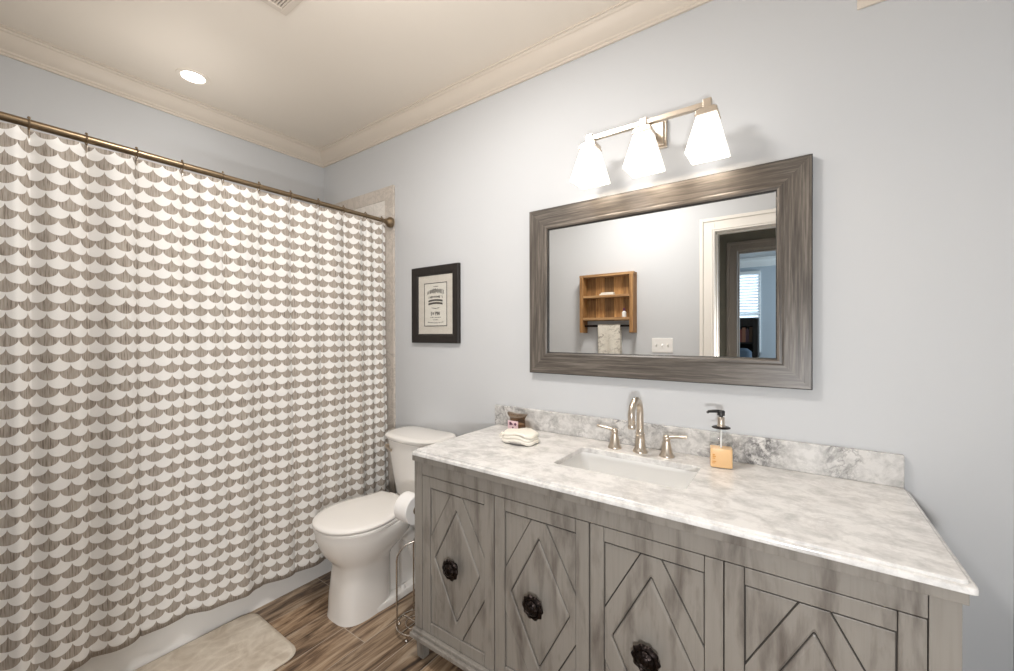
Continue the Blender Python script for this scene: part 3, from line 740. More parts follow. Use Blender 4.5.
CT = 0.858
SX0, SX1, SY0, SY1 = -0.722, -0.272, 1.298, 1.556
def counter():
    bm = bmesh.new(); X0, X1, Y0, Y1 = -1.271, 0.279, 1.1155, 1.708
    def o(d, z): return at(rrect(X0+d, X1-d, Y0+d, Y1, 0.012, 6), z)
    def h(d, z): return at(rrect(SX0-d, SX1+d, SY0-d, SY1+d, 0.022, 6), z)
    loft(bm, [h(0.0, CT-0.003), h(0.003, CT), o(0.018, CT), o(0.0125, CT), o(0.0108, CT-0.0014), o(0.0104, CT-0.0065), o(0.0042, CT-0.0072), o(0.0012, CT-0.0088), o(0.0, CT-0.012), o(0.0, CT-0.0195), o(0.0015, CT-0.021), h(0.0, CT-0.021)], closed=True)
    o_ = link('countertop', bm, M['marble'], smooth=40)
    for p in o_.data.polygons:
        if abs(p.normal.z) > 0.99: p.use_smooth = False
    tag(o_, 'white marble countertop with faint grey veins and a stepped edge on the grey vanity', 'countertop')
    b = bmesh.new(); box(b, -1.281, 0.268, 1.690, 1.7095, CT, 0.957)
    o_ = link('backsplash', b, M['marble_dark'], smooth=0, bevel=0.003)
    tag(o_, 'low grey-veined marble backsplash strip along the wall behind the faucet', 'backsplash')
    t = thing('sink', (-0.497, 1.427, 0.70), 'white rectangular undermount sink set into the marble countertop', 'sink')
    b = bmesh.new()
    def h2(d, z, r=0.03): return at(rrect(SX0+d, SX1-d, SY0+d, SY1-d, r, 6), z)
    loft(b, [h2(-0.018, CT-0.0215), h2(-0.001, CT-0.0215), h2(0.002, CT-0.035), at(rrect(SX0+0.022, SX1-0.022, SY0+0.012, SY1-0.012, 0.03, 6), 0.735), at(rrect(SX0+0.045, SX1-0.045, SY0+0.03, SY1-0.03, 0.03, 6), 0.722), at(rrect(-0.52, -0.474, 1.404, 1.45, 0.02, 6), 0.717),
              at(rrect(-0.52, -0.474, 1.404, 1.45, 0.02, 6), 0.707), at(rrect(SX0+0.04, SX1-0.04, SY0+0.025, SY1-0.025, 0.03, 6), 0.712), at(rrect(SX0+0.012, SX1-0.012, SY0+0.004, SY1-0.004, 0.03, 6), 0.735), h2(-0.018, CT-0.035)], closed=True)
    link('basin', b, M['sink'], t, smooth=50)
    b = bmesh.new(); lathe(b, (-0.497, 1.427, 0.7068), [(0.0, 0), (0.0225, 0), (0.0225, 0.0115), (0.017, 0.0125), (0.0, 0.0128)], 24); link('drain', b, M['nickel'], t)
counter()

def faucet():
    FX, FY = -0.502, 1.615
    t = thing('faucet', (FX, FY, CT), 'brushed nickel widespread faucet with a gooseneck spout and two lever handles behind the sink', 'faucet')
    b = bmesh.new()
    lathe(b, (FX, FY, CT), [(0.0, 0), (0.028, 0), (0.0285, 0.004), (0.026, 0.009), (0.0215, 0.016), (0.0195, 0.03), (0.0178, 0.055), (0.0168, 0.068), (0.0178, 0.070), (0.0178, 0.074), (0.0155, 0.077), (0.014, 0.09)], 32)
    p = [(FX, FY, CT+0.085), (FX, FY, CT+0.155)]
    R_ = 0.052
    for i in range(1, 19):
        a = PI*i/18*1.06; p.append((FX, FY - R_ + R_*math.cos(a), CT+0.155 + R_*1.08*math.sin(a)))
    e = p[-1]; p.append((e[0], e[1]+0.002, e[2]-0.022))
    tube(b, p, [0.0135]*2 + [0.0130]*(len(p)-3) + [0.0125], 18)
    e = p[-1]; lathe(b, (e[0], e[1], e[2]-0.012), [(0.0, 0), (0.0125, 0), (0.0142, 0.003), (0.0142, 0.014), (0.0125, 0.017)], 20)
    link('spout', b, M['nickel'], t, smooth=50)
    for hx, s in ((-0.606, -1), (-0.401, 1)):
        b = bmesh.new()
        lathe(b, (hx, FY, CT), [(0.0, 0), (0.027, 0), (0.0275, 0.004), (0.025, 0.009), (0.021, 0.017), (0.016, 0.042), (0.0125, 0.056), (0.012, 0.062), (0.0135, 0.066), (0.0135, 0.074), (0.010, 0.080), (0.0, 0.082)], 28)
        h = link('handle', b, M['nickel'], t, smooth=50)
        b = bmesh.new(); tube(b, [(hx, FY, CT+0.071), (hx+s*0.018, FY, CT+0.076), (hx+s*0.045, FY-0.002, CT+0.080), (hx+s*0.070, FY-0.004, CT+0.083), (hx+s*0.074, FY-0.004, CT+0.083)], [0.008, 0.0062, 0.0055, 0.0068, 0.0055], 14); link('lever', b, M['nickel'], h, smooth=50)
faucet()

def soap():
    cx, cy = -0.214, 1.600; z = CT
    t = thing('soap_dispenser', (cx, cy, z), 'clear square pump bottle half full of orange soap on the counter right of the sink', 'soap dispenser')
    def s(w, d, zz, r=0.008): return at([( (p[0]-cx)*math.cos(0.2) - (p[1]-cy)*math.sin(0.2) + cx, (p[0]-cx)*math.sin(0.2) + (p[1]-cy)*math.cos(0.2) + cy) for p in rrect(cx-w, cx+w, cy-d, cy+d, r, 4)], zz)
    b = bmesh.new(); loft(b, [s(0.034, 0.025, z), s(0.036, 0.027, z+0.004), s(0.035, 0.026, z+0.105), s(0.033, 0.024, z+0.116), s(0.016, 0.015, z+0.125, 0.0148), s(0.0135, 0.0135, z+0.128, 0.0133), s(0.0135, 0.0135, z+0.136, 0.0133)], True, True)
    link('bottle', b, M['glass'], t, smooth=40)
    b = bmesh.new(); loft(b, [s(0.0325, 0.0235, z+0.0025), s(0.0345, 0.0255, z+0.0055), s(0.0340, 0.0250, z+0.066), s(0.0338, 0.0248, z+0.0675)]); link('liquid_soap', b, M['soap'], t, smooth=40)
    b = bmesh.new()
    for i, (dx, dz, w, hh) in enumerate(((-0.028, 0.045, 0.007, 0.004), (-0.028, 0.039, 0.010, 0.004), (-0.028, 0.033, 0.008, 0.003), (-0.029, 0.022, 0.012, 0.003), (-0.029, 0.017, 0.009, 0.002))):
        c, sn = math.cos(0.2), math.sin(0.2)
        def P(u, v, w_): return (cx + u*c - v*sn, cy + u*sn + v*c, z + w_)
        u0, u1 = dx, dx + w; y0 = -0.0272
        loft(b, [[P(u0, y0, dz), P(u1, y0, dz), P(u1, y0, dz+hh), P(u0, y0, dz+hh)], [P(u0, y0+0.0004, dz), P(u1, y0+0.0004, dz), P(u1, y0+0.0004, dz+hh), P(u0, y0+0.0004, dz+hh)]])
    link('printed_label', b, M['soap_label'], t, smooth=0)
    b = bmesh.new(); lathe(b, (cx, cy, z+0.1365), [(0.0, 0), (0.029, 0.0), (0.030, 0.002), (0.027, 0.004), (0.014, 0.005), (0.0, 0.005)], 28); link('collar', b, M['black_bronze'], t, smooth=40)
    b = bmesh.new(); lathe(b, (cx, cy, z+0.1405), [(0.0135, 0), (0.0135, 0.006), (0.0115, 0.008), (0.0115, 0.0325), (0.010, 0.0345), (0.0, 0.0345)], 20); link('pump_neck', b, M['nickel'], t, smooth=40)
    b = bmesh.new(); lathe(b, (cx, cy, z+0.1745), [(0.0, 0), (0.006, 0), (0.006, 0.004), (0.012, 0.006), (0.0125, 0.020), (0.010, 0.0235), (0.0, 0.024)], 20); tube(b, [(cx, cy, z+0.194), (cx-0.020, cy-0.012, z+0.195), (cx-0.036, cy-0.022, z+0.194), (cx-0.041, cy-0.025, z+0.189)], [0.006, 0.0055, 0.005, 0.004], 12); link('pump_head', b, M['black'], t, smooth=40)
    b = bmesh.new(); tube(b, [(cx, cy, z+0.068), (cx, cy, z+0.134)], 0.0032, 10); link('dip_tube', b, M['white'], t)
soap()

def washcloth():
    cx, cy, z = -0.968, 1.462, CT
    d = thing('soap_dish', (cx, cy, z), 'small grey oval dish under the folded cream cloth on the counter', 'dish')
    b = bmesh.new()
    def ov(a, c, zz, n=40): return [(cx + a*math.cos(2*PI*i/n), cy + c*math.sin(2*PI*i/n), zz) for i in range(n)]
    loft(b, [ov(0.052, 0.040, z), ov(0.066, 0.052, z+0.004), ov(0.076, 0.061, z+0.012), ov(0.074, 0.059, z+0.0135), ov(0.062, 0.049, z+0.007), ov(0.045, 0.034, z+0.0045)]); link('bowl', b, M['dish'], d, smooth=60)
    t = thing('washcloth', (cx, cy, z+0.006), 'cream terry washcloth folded in soft layers on a small dish', 'washcloth')
    # folded slabs with a soft sagging outline; each layer a fold of the same cloth
    b = bmesh.new()
    def lay(hw, hd, zc, th, ox, oy, rot, wob):
        n = 48; rings = []
        for q in range(9):
            a = -PI/2 + PI*q/8; e = math.cos(a); zz = math.sin(a)*th/2
            ring = []
            for i in range(n):
                g = 2*PI*i/n; c, s = math.cos(g), math.sin(g)
                x = (hw - th/2 + th/2*e)*math.copysign(abs(c)**0.55, c); y = (hd - th/2 + th/2*e)*math.copysign(abs(s)**0.55, s)
                dz = wob*(0.004*math.sin(x*60+wob) + 0.003*math.cos(y*75) - 0.10*abs(x/hw)**3*0.06)
                X = x*math.cos(rot) - y*math.sin(rot); Y = x*math.sin(rot) + y*math.cos(rot)
                ring.append((cx+ox+X, cy+oy+Y, zc+zz+dz))
            rings.append(ring)
        loft(b, rings)
    lay(0.076, 0.056, z+0.017, 0.016, 0.0, 0.0, 0.05, 0.8)
    lay(0.074, 0.054, z+0.0315, 0.014, -0.002, 0.001, 0.02, 1.0)
    lay(0.073, 0.053, z+0.0465, 0.0155, 0.001, 0.003, 0.08, 1.1)
    tube(b, [(cx-0.066, cy-0.044, z+0.022), (cx-0.073, cy-0.045, z+0.031), (cx-0.062, cy-0.046, z+0.042)], 0.007, 12)
    link('folded_cloth', b, M['towel'], t, smooth=70)
washcloth()

def jar():
    cx, cy, z = -1.104, 1.640, CT
    t = thing('votive_jar', (cx, cy, z), 'small brown glass jar with a pink label and flared rim against the backsplash', 'jar')
    b = bmesh.new(); n = 40
    def ov(a, zz, wave=0): return [(cx + a*math.cos(2*PI*i/n), cy + a*0.62*math.sin(2*PI*i/n), zz + wave*abs(math.cos(2*PI*i/n))**3) for i in range(n)]
    loft(b, [ov(0.038, z), ov(0.045, z+0.004), ov(0.043, z+0.030), ov(0.041, z+0.058), ov(0.050, z+0.066, 0.006), ov(0.048, z+0.067, 0.006), ov(0.039, z+0.058), ov(0.041, z+0.030), ov(0.041, z+0.008)], True, True)
    link('jar_body', b, M['amber_glass'], t, smooth=60)
    b = bmesh.new(); loft(b, [ov(0.049, z+0.065, 0.006), ov(0.056, z+0.0705, 0.010), ov(0.0555, z+0.0735, 0.010), ov(0.049, z+0.069, 0.006)], closed=True); link('rim', b, paint('jar_rim', (0.20, 0.15, 0.11), 0.35), t, smooth=60)
    b = bmesh.new(); loft(b, [ov(0.0395, z+0.006), ov(0.040, z+0.020), ov(0.039, z+0.032)]); link('wax', b, paint('jar_wax', (0.55, 0.45, 0.36), 0.6), t, smooth=60)
    lx, ly = cx-0.006, cy-0.030
    b = bmesh.new(); box(b, lx-0.030, lx+0.030, ly-0.0012, ly, z+0.010, z+0.050); o = link('label_card', b, M['pink'], t, smooth=0, bevel=0.0004)
    b = bmesh.new()
    for px, pz, r in ((-0.013, 0.036, 0.0078), (0.014, 0.035, 0.0065), (0.0, 0.018, 0.004), (-0.004, 0.033, 0.003)):
        rings = [[(lx+px + (r*(1+0.25*math.cos(5*2*PI*i/30)))*math.cos(2*PI*i/30), yy, z+pz + (r*(1+0.25*math.cos(5*2*PI*i/30)))*math.sin(2*PI*i/30)) for i in range(30)] for yy in (ly-0.0012, ly-0.0018)]
        loft(b, rings)
    link('flower_print', b, M['flower'], o, smooth=0)
jar()

# ------------------------------------------------------------------ on the vanity wall
def mirror():
    t = thing('wall_mirror', (-0.507, 1.70, 1.14), 'large rectangular wall mirror in a wide grey-brown wood frame above the sink', 'mirror')
    X0, X1, Z0, Z1 = -1.061, 0.0455, 1.138, 1.921
    prof = [(0.0, 1.709, 2), (0.0, 1.684, 2), (0.003, 1.681, 0), (0.078, 1.683, 0), (0.084, 1.681, 0), (0.092, 1.681, 0), (0.098, 1.684, 2), (0.102, 1.690, 2), (0.102, 1.7005, 2)]
    bm = bmesh.new(); cor = []
    for d, y, mi in prof:
        cor.append([bm.verts.new(p) for p in ((X0+d, y, Z0+d), (X1-d, y, Z0+d), (X1-d, y, Z1-d), (X0+d, y, Z1-d))])
    for i in range(len(prof)-1):
        for k in range(4):
            f = bm.faces.new((cor[i][k], cor[i][(k+1) % 4], cor[i+1][(k+1) % 4], cor[i+1][k]))
            f.material_index = 2 if (prof[i][2] == 2) else (0 if k in (0, 2) else 1)
    for k in range(4):
        f = bm.faces.new((cor[-1][k], cor[-1][(k+1) % 4], cor[0][(k+1) % 4], cor[0][k])); f.material_index = 2
    link('frame', bm, [M['frame_x'], M['frame_z'], M['frame_edge']], t, smooth=0)
    b = bmesh.new(); box(b, X0+0.095, X1-0.095, 1.6955, 1.7, Z0+0.095, Z1-0.095); link('mirror_glass', b, M['mirror'], t, smooth=0)
mirror()

def vanity_light():
    y = 1.572
    t = thing('vanity_light', (-0.473, 1.70, 2.13), 'three-shade brushed nickel wall light glowing above the mirror', 'wall light')
    b = bmesh.new(); box(b, -0.527, -0.420, 1.692, 1.709, 2.072, 2.186); box(b, -0.518, -0.429, 1.684, 1.692, 2.081, 2.177); bp = link('backplate', b, M['nickel'], t, smooth=0, bevel=0.003)
    b = bmesh.new(); box(b, -0.483, -0.463, y, 1.688, 2.122, 2.142); link('arm', b, M['nickel'], bp, smooth=0, bevel=0.002)
    b = bmesh.new(); box(b, -0.693, -0.252, y-0.0095, y+0.0095, 2.120, 2.139); link('crossbar', b, M['nickel'], t, smooth=0, bevel=0.002)
    for x in (-0.693, -0.473, -0.252):
        b = bmesh.new(); box(b, x-0.014, x+0.014, y-0.014, y+0.014, 2.108, 2.146); box(b, x-0.034, x+0.034, y-0.034, y+0.034, 2.088, 2.104); box(b, x-0.026, x+0.026, y-0.026, y+0.026, 2.102, 2.112); box(b, x-0.037, x+0.037, y-0.037, y+0.037, 2.084, 2.090)
        cap = link('socket_cap', b, M['nickel'], t, smooth=0, bevel=0.002)
        b = bmesh.new()
        def sq(h, z, r=0.006): return at(rrect(x-h, x+h, y-h, y+h, r, 3), z)
        loft(b, [sq(0.0325, 2.086), sq(0.0345, 2.080), sq(0.0350, 2.076), sq(0.0640, 1.957), sq(0.0640, 1.953), sq(0.0610, 1.953), sq(0.0605, 1.957), sq(0.0315, 2.076), sq(0.0290, 2.082)], True, False)
        link('shade', b, M['shade'], t, smooth=30)
        b = bmesh.new(); lathe(b, (x, y, 2.0), [(0.0, 0.0), (0.014, 0.004), (0.022, 0.018), (0.021, 0.032), (0.013, 0.052), (0.012, 0.075), (0.0, 0.076)], 20); link('bulb', b, M['bulb'], t, smooth=60)
vanity_light()

def picture():
    y = 1.709; X0, X1, Z0, Z1 = -1.917, -1.533, 1.274, 1.725
    t = thing('framed_print', ((X0+X1)/2, y, Z0), 'small black-framed vintage lettering print hung on the wall over the toilet', 'picture')
    bm = bmesh.new(); prof = [(0.0, y), (0.0, y-0.018), (0.004, y-0.022), (0.040, y-0.019), (0.050, y-0.014), (0.054, y-0.008)]
    cor = [[bm.verts.new(p) for p in ((X0+d, yy, Z0+d), (X1-d, yy, Z0+d), (X1-d, yy, Z1-d), (X0+d, yy, Z1-d))] for d, yy in prof]
    for i in range(len(prof)):
        for k in range(4): bm.faces.new((cor[i][k], cor[i][(k+1) % 4], cor[(i+1) % len(prof)][(k+1) % 4], cor[(i+1) % len(prof)][k]))
    link('frame', bm, M['espresso'], t, smooth=0)
    b = bmesh.new(); box(b, X0+0.05, X1-0.05, y-0.009, y-0.001, Z0+0.044, Z1-0.044); link('mat_board', b, M['mat_board'], t, smooth=0)
    b = bmesh.new(); x0, x1, z0, z1 = -1.815, -1.628, 1.372, 1.628; box(b, x0, x1, y-0.0098, y-0.009, z0, z1); pr = link('print', b, M['print_paper'], t, smooth=0)
    b = bmesh.new(); ya, yb = y-0.0104, y-0.0098
    def bar(a, c, d, e): box(b, a, c, ya, yb, d, e)
    e = 0.0045
    bar(x0, x1, z1-e, z1); bar(x0, x1, z0, z0+e); bar(x0, x0+e, z0, z1); bar(x1-e, x1, z0, z1)
    rr = random.Random(11); xm = (x0+x1)/2
    def curve(xa, xb, zc, h, arch, step=0.004):
        """a run of small inked strokes on a gentle arch, like a line of tiny lettering"""
        x = xa
        while x < xb:
            w = rr.uniform(0.002, 0.0048); q = (x - xm)/(xb-xa)*2; zz = zc - arch*q*q
            hh = h*rr.uniform(0.5, 1.0)
            if rr.random() < 0.86: bar(x, x + min(w, 0.0028), zz - hh/2, zz + hh/2)
            if rr.random() < 0.5: bar(x, x + w, zz + hh*rr.choice((-0.4, 0.0, 0.35)), zz + hh*0.42)
            x += w + step*rr.uniform(0.25, 0.6)
    curve(xm-0.02, xm+0.02, 1.606, 0.006, 0.002)
    curve(xm-0.066, xm+0.066, 1.580, 0.032, 0.010)
    curve(xm-0.056, xm+0.056, 1.545, 0.016, 0.004)
    for zc in (1.520, 1.503):         # the dark double banner
        pts = [(xm + 0.058*(-1 + 2*i/16), zc + 0.006*(1 - (-1 + 2*i/16)**2) + 0.005) for i in range(17)] + [(xm + 0.058*(1 - 2*i/16), zc + 0.006*(1 - (1 - 2*i/16)**2) - 0.006) for i in range(17)]
        prism_xz(b, pts, ya, yb)
    curve(xm-0.03, xm+0.03, 1.477, 0.007, -0.004)
    curve(xm-0.036, xm+0.036, 1.447, 0.026, 0.0)
    curve(xm-0.040, xm+0.040, 1.424, 0.005, 0.0)
    curve(xm-0.020, xm+0.020, 1.410, 0.005, 0.0)
    curve(xm-0.068, xm+0.068, 1.392, 0.006, -0.006)
    link('lettering', b, M['ink'], pr, smooth=0)
    b = bmesh.new(); box(b, X0+0.05, X1-0.05, y-0.0125, y-0.0115, Z0+0.05, Z1-0.05); link('glazing', b, M['glass'], t, smooth=0)
picture()

def grille(name, label, cat, cx, cy, cz, w, h, axis):
    """louvred register: frame w x h; axis 'z' lies under the ceiling, 'y' hangs on the north wall"""
    t = thing(name, (cx, cy, cz), label, cat)
    def P(u, v, d): return (cx+u, cy+v, cz-d) if axis == 'z' else (cx+u, cy-d, cz+v)
    def bxx(bm, u0, u1, v0, v1, d0, d1):
        a, c = P(u0, v0, d0), P(u1, v1, d1); lo = [min(a[i], c[i]) for i in range(3)]; hi = [max(a[i], c[i]) for i in range(3)]
        box(bm, lo[0], hi[0], lo[1], hi[1], lo[2], hi[2])
    e = 0.028; W2, H2 = w/2, h/2
    b = bmesh.new()
    bxx(b, -W2, W2, -H2, -H2+e, 0, 0.009); bxx(b, -W2, W2, H2-e, H2, 0, 0.009); bxx(b, -W2, -W2+e, -H2+e, H2-e, 0, 0.009); bxx(b, W2-e, W2, -H2+e, H2-e, 0, 0.009)
    link('frame', b, M['trim'], t, smooth=0, bevel=0.0025)
    b = bmesh.new(); n = int((h-2*e)/0.011)
    for i in range(n):
        v = -H2+e + (h-2*e)*(i+0.5)/n; bxx(b, -W2+e, W2-e, v-0.0034, v+0.0034, 0.001, 0.0065)
    link('louvres', b, M['trim'], t, smooth=0)
    b = bmesh.new(); bxx(b, -W2+0.01, W2-0.01, -H2+0.01, H2-0.01, 0.0, 0.0008); link('shade_sheet', b, M['dark'], t, smooth=0)  # thin dark sheet: the shade behind the louvres is put into its colour
grille('ceiling_vent', 'square louvred vent with a cream frame in the ceiling', 'vent', -1.622, 0.722, ZC, 0.30, 0.30, 'z')
grille('wall_vent', 'cream air register high on the wall, up to the right of the mirror', 'vent', 0.309, YN, 2.438, 0.30, 0.165, 'y')

def downlight(name, label, x, y, r):
    t = thing(name, (x, y, ZC), label, 'ceiling light')
    b = bmesh.new(); lathe(b, (x, y, ZC), [(r*0.70, 0.02), (r*0.72, -0.002), (r*0.84, -0.006), (r, -0.004), (r, 0.0)], 40, cap=False); link('trim_ring', b, M['ceiling'], t, smooth=50)
    b = bmesh.new(); lathe(b, (x, y, ZC), [(0.0, -0.0035), (r*0.6, -0.003), (r*0.715, -0.0015), (r*0.715, 0.001)], 40); link('lens', b, M['downlight'], t, smooth=50)
downlight('recessed_light', 'round white recessed ceiling light lit above the shower curtain', -2.602, 0.797, 0.073)
def added_flush_light():  # invented fixture out of view, added to go with the ceiling fill lamps
    x, y = -1.0, 0.70
    t = thing('added_ceiling_light', (x, y, ZC), 'round white flush ceiling light added out of view as fill for the bathroom', 'ceiling light')
    b = bmesh.new(); lathe(b, (x, y, ZC), [(0.18, 0.0), (0.185, -0.02), (0.18, -0.035), (0.172, -0.035)], 48, cap=False); link('rim', b, M['nickel'], t, smooth=50)
    b = bmesh.new(); lathe(b, (x, y, ZC), [(0.174, -0.03), (0.165, -0.05), (0.11, -0.068), (0.0, -0.075)], 48, cap=False); link('diffuser', b, M['downlight'], t, smooth=60)
added_flush_light()

# ------------------------------------------------------------------ things seen only in the mirror
def wall_shelf():
    y0, y1 = YS, YS+0.105; X0, X1, Z0, Z1 = -1.575, -1.095, 1.335, 1.845
    t = thing('wall_shelf', ((X0+X1)/2, YS, Z0), 'rustic brown wooden wall shelf with a towel rod, reflected in the mirror', 'shelf')
    for x in (X0, X1-0.032):
        b = bmesh.new(); box(b, x, x+0.032, y0+0.001, y1, Z0, Z1-0.02); link('side_panel', b, M['rustic_v'], t, smooth=0, bevel=0.003)
    for z0, z1 in ((Z1-0.022, Z1), (1.640, 1.660), (1.445, 1.467)):
        b = bmesh.new(); box(b, X0+0.0325 if z1 < Z1 else X0-0.004, X1-0.0325 if z1 < Z1 else X1+0.004, y0+0.012, y1-0.004, z0, z1); link('shelf_board', b, M['rustic_h'], t, smooth=0, bevel=0.002)
    cs = [0.75, 1.15, 0.6, 1.2, 0.85]
    b = bmesh.new(); n = 5; w = (X1-X0-0.064)/n
    for i in range(n): box(b, X0+0.032+w*i+0.001, X0+0.032+w*(i+1)-0.001, y0+0.001, y0+0.011, 1.44, Z1-0.022, i)
    ms = [grain('back_plank_wood', 'z', tuple(v*k for v in (0.14, 0.06, 0.015)), tuple(v*k for v in (0.36, 0.18, 0.06)), tuple(v*k for v in (0.55, 0.32, 0.12)), 0.6) for k in cs]
    link('back_planks', b, ms, t, smooth=0)
    b = bmesh.new(); tube(b, [(X0+0.03, YS+0.06, 1.395), (X1-0.03, YS+0.06, 1.395)], 0.009, 14); link('towel_rod', b, M['black_bronze'], t)
    # towel over the rod
    tx0, tx1 = -1.415, -1.215; yc, zc = YS+0.06, 1.395
    b = bmesh.new(); path = [(yc+0.016, 1.05 + 0.033*i) for i in range(11)]
    path += [(yc + 0.0145*math.cos(PI*i/8), zc + 0.0145*math.sin(PI*i/8)) for i in range(0, 9)]
    path += [(yc-0.016, 1.38 - 0.033*i) for i in range(0, 8)]
    nx = 24; V = []
    for j, (py, pz) in enumerate(path):
        row = []
        for i in range(nx+1):
            x = tx0 + (tx1-tx0)*i/nx; k = max(0.0, (zc-0.02-pz))
            row.append(b.verts.new((x + 0.02*k*math.sin(3*x), py + (0.010*min(1, k*5)*math.sin(2*PI*(x-tx0)/0.10)) * (1 if py > yc else 0.5), pz)))
        V.append(row)
    for j in range(len(path)-1):
        for i in range(nx): b.faces.new((V[j][i], V[j][i+1], V[j+1][i+1], V[j+1][i]))
    k = N('printed_tea_towel'); n1 = k.noise(k.co((1, 1, 1.4)), 26, 5, 0.7, 1.5); n2 = k.noise(k.co(), 9, 2)
    k.base(k.mix(k.math('MULTIPLY', k.ramp(n1, [(0.50, 0.0), (0.56, 1.0)]), k.ramp(n2, [(0.4, 0.1), (0.62, 0.9)])), (0.70, 0.66, 0.58), (0.28, 0.25, 0.21)), 0.95)
    o = link('hand_towel', b, k.m, smooth=60); s = o.modifiers.new('thickness', 'SOLIDIFY'); s.thickness = 0.003; s.offset = 0
    tag(rebase(o), 'cream hand towel with a grey-brown print hanging from the wooden shelf rod', 'towel')
    # soap bar and small bottle
    b = bmesh.new()
    for i, (dx, dz, hw, hh) in enumerate(((0, 0.006, 0.065, 0.006), (0.006, 0.0175, 0.058, 0.0055))):
        loft(b, [[(-1.335+dx + p[0], YS+0.060 + p[1], 1.660+dz+zz) for p in rrect(-hw*q, hw*q, -0.028*q, 0.028*q, 0.012, 4)] for zz, q in ((-hh, 0.94), (-hh*0.4, 1), (hh*0.4, 1), (hh, 0.94))])
    tag(rebase(link('folded_cloth', b, M['towel'], smooth=60)), 'small white folded cloth on the upper board of the wooden wall shelf', 'cloth')
    t2 = thing('small_bottle', (-1.185, YS+0.06, 1.467), 'tiny white bottle with a dark cap on the lower board of the wooden wall shelf', 'bottle')
    b = bmesh.new(); lathe(b, (-1.185, YS+0.06, 1.467), [(0.0, 0), (0.017, 0), (0.018, 0.003), (0.018, 0.042), (0.010, 0.05), (0.008, 0.053)], 20); link('bottle_body', b, M['white'], t2)
    b = bmesh.new(); lathe(b, (-1.185, YS+0.06, 1.52), [(0.0, 0), (0.010, 0), (0.010, 0.022), (0.0, 0.024)], 18); link('cap', b, M['flower'], t2)
wall_shelf()

def switch():
    X0, X1, Z0, Z1 = -0.971, -0.806, 1.172, 1.290
    t = thing('light_switch', ((X0+X1)/2, YS, Z0), 'white triple light switch plate on the wall beside the door casing, seen in the mirror', 'light switch')
    b = bmesh.new(); box(b, X0, X1, YS, YS+0.006, Z0, Z1); link('cover_plate', b, M['plate'], t, smooth=0, bevel=0.003)
    for i in range(3):
        x = (X0+X1)/2 + (i-1)*0.046; z = (Z0+Z1)/2; up = (1, -1, 1)[i]
        b = bmesh.new(); loft(b, [[(x-0.005, YS+0.006, z-0.012), (x+0.005, YS+0.006, z-0.012), (x+0.005, YS+0.006, z+0.012), (x-0.005, YS+0.006, z+0.012)], [(x-0.004, YS+0.017, z+up*0.006-0.004), (x+0.004, YS+0.017, z+up*0.006-0.004), (x+0.004, YS+0.017, z+up*0.006+0.004), (x-0.004, YS+0.017, z+up*0.006+0.004)]]); link('toggle', b, M['plate'], t, smooth=0)
switch()

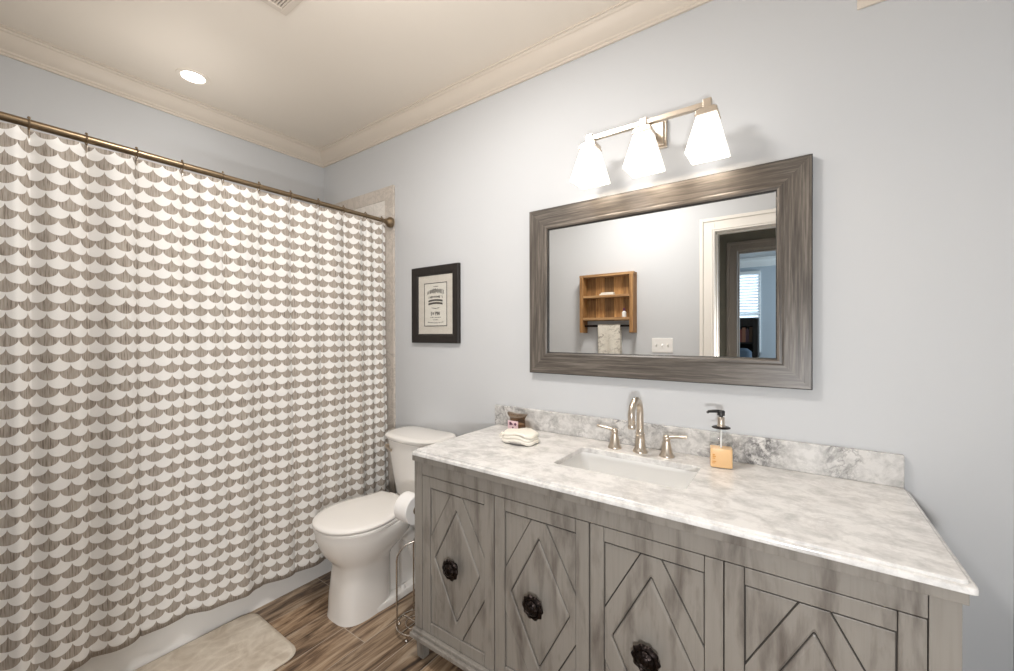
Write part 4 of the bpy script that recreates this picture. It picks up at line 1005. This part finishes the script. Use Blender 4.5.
def blinds():
    t = thing('window_blinds', ((WX0+WX1)/2, BY+0.03, WZ0), 'white horizontal blinds lowered over the bright bedroom window in the mirror', 'blinds')
    b = bmesh.new(); box(b, WX0+0.005, WX1-0.005, BY+0.014, BY+0.055, WZ1-0.05, WZ1-0.005); link('head_rail', b, M['white'], t, smooth=0, bevel=0.003)
    b = bmesh.new(); n = 28
    for i in range(n):
        z = WZ0+0.03 + (WZ1-0.06-WZ0-0.03)*i/(n-1)
        loft(b, [[(x, BY+0.020, z-0.014), (x, BY+0.050, z+0.012), (x, BY+0.051, z+0.0145), (x, BY+0.021, z-0.0115)] for x in (WX0+0.008, WX1-0.008)])
    link('slats', b, M['blind'], t, smooth=0)
blinds()
def bookcase():
    X0, X1, Y0, Y1, H = -1.28, -0.455, -3.93, -3.66, 1.56
    t = thing('bookcase', ((X0+X1)/2, (Y0+Y1)/2, 0), 'black bookcase under the bedroom window, reflected through both doorways', 'bookcase')
    for x in (X0, X1-0.07):
        b = bmesh.new(); box(b, x, x+0.07, Y0, Y1, 0, H); link('side_panel', b, M['espresso'], t, smooth=0, bevel=0.003)
    b = bmesh.new(); box(b, X0+0.07, X1-0.07, Y0, Y0+0.012, 0, H); link('back_panel', b, M['espresso'], t, smooth=0)
    zs = (0.06, 0.43, 0.80, 1.17, H-0.12)
    for z in zs:
        b = bmesh.new(); box(b, X0+0.07, X1-0.07, Y0+0.012, Y1-0.004, z, z+(0.12 if z > 1.3 else 0.025)); link('shelf_board', b, M['espresso'], t, smooth=0, bevel=0.002)
    rr = random.Random(3)
    WORD = {0.80: 'third', 1.17: 'top'}
    for z in (0.80, 1.17):
        x = X1-0.07-0.004; n = 0
        while x > -0.88:
            w = rr.uniform(0.032, 0.05); h = rr.uniform(0.19, 0.24); n += 1
            b = bmesh.new(); box(b, x-w, x, Y0+0.05, Y1-0.03, z+0.0255, z+0.0255+h)
            o = link('book', b, M['books'][n % 4], smooth=0, bevel=0.003)
            tag(rebase(o), '%s book on the %s shelf of the black bookcase, %s from the right' % (('brown', 'dark plum', 'rust', 'dark red')[(n-1) % 4], WORD[z], ('first', 'second', 'third', 'fourth', 'fifth', 'sixth', 'seventh', 'eighth', 'ninth', 'tenth', 'eleventh', 'twelfth')[n-1]), 'book', 'books in the black bookcase')
            x -= w + 0.002
bookcase()
def armchair():
    cx, cy = -0.86, -3.05
    t = thing('armchair', (cx, cy, 0), 'dark blue-grey upholstered armchair in front of the bookcase, reflected through the doorways', 'armchair')
    C = M['chair']
    b = bmesh.new(); box(b, cx-0.30, cx+0.30, cy-0.30, cy+0.36, 0.26, 0.47); link('seat', b, C, t, smooth=60, bevel=0.05, bseg=4)
    b = bmesh.new(); loft(b, [at(rrect(cx-0.34, cx+0.34, cy-0.42, cy-0.26, 0.05), 0.20), at(rrect(cx-0.35, cx+0.35, cy-0.46, cy-0.28, 0.06), 0.70), at(rrect(cx-0.34, cx+0.34, cy-0.50, cy-0.33, 0.06), 1.06), at(rrect(cx-0.28, cx+0.28, cy-0.49, cy-0.36, 0.05), 1.11)]); link('backrest', b, C, t, smooth=60)
    for s in (-1, 1):
        b = bmesh.new(); xa, xb = sorted((cx+s*0.30, cx+s*0.42)); box(b, xa, xb, cy-0.36, cy+0.36, 0.20, 0.64); link('armrest', b, C, t, smooth=60, bevel=0.05, bseg=4)
        for q in (-0.30, 0.30):
            b = bmesh.new(); lathe(b, (cx+s*0.34, cy+q, 0), [(0.0, 0), (0.018, 0), (0.028, 0.20), (0.0, 0.20)], 14); link('leg', b, M['espresso'], t)
armchair()
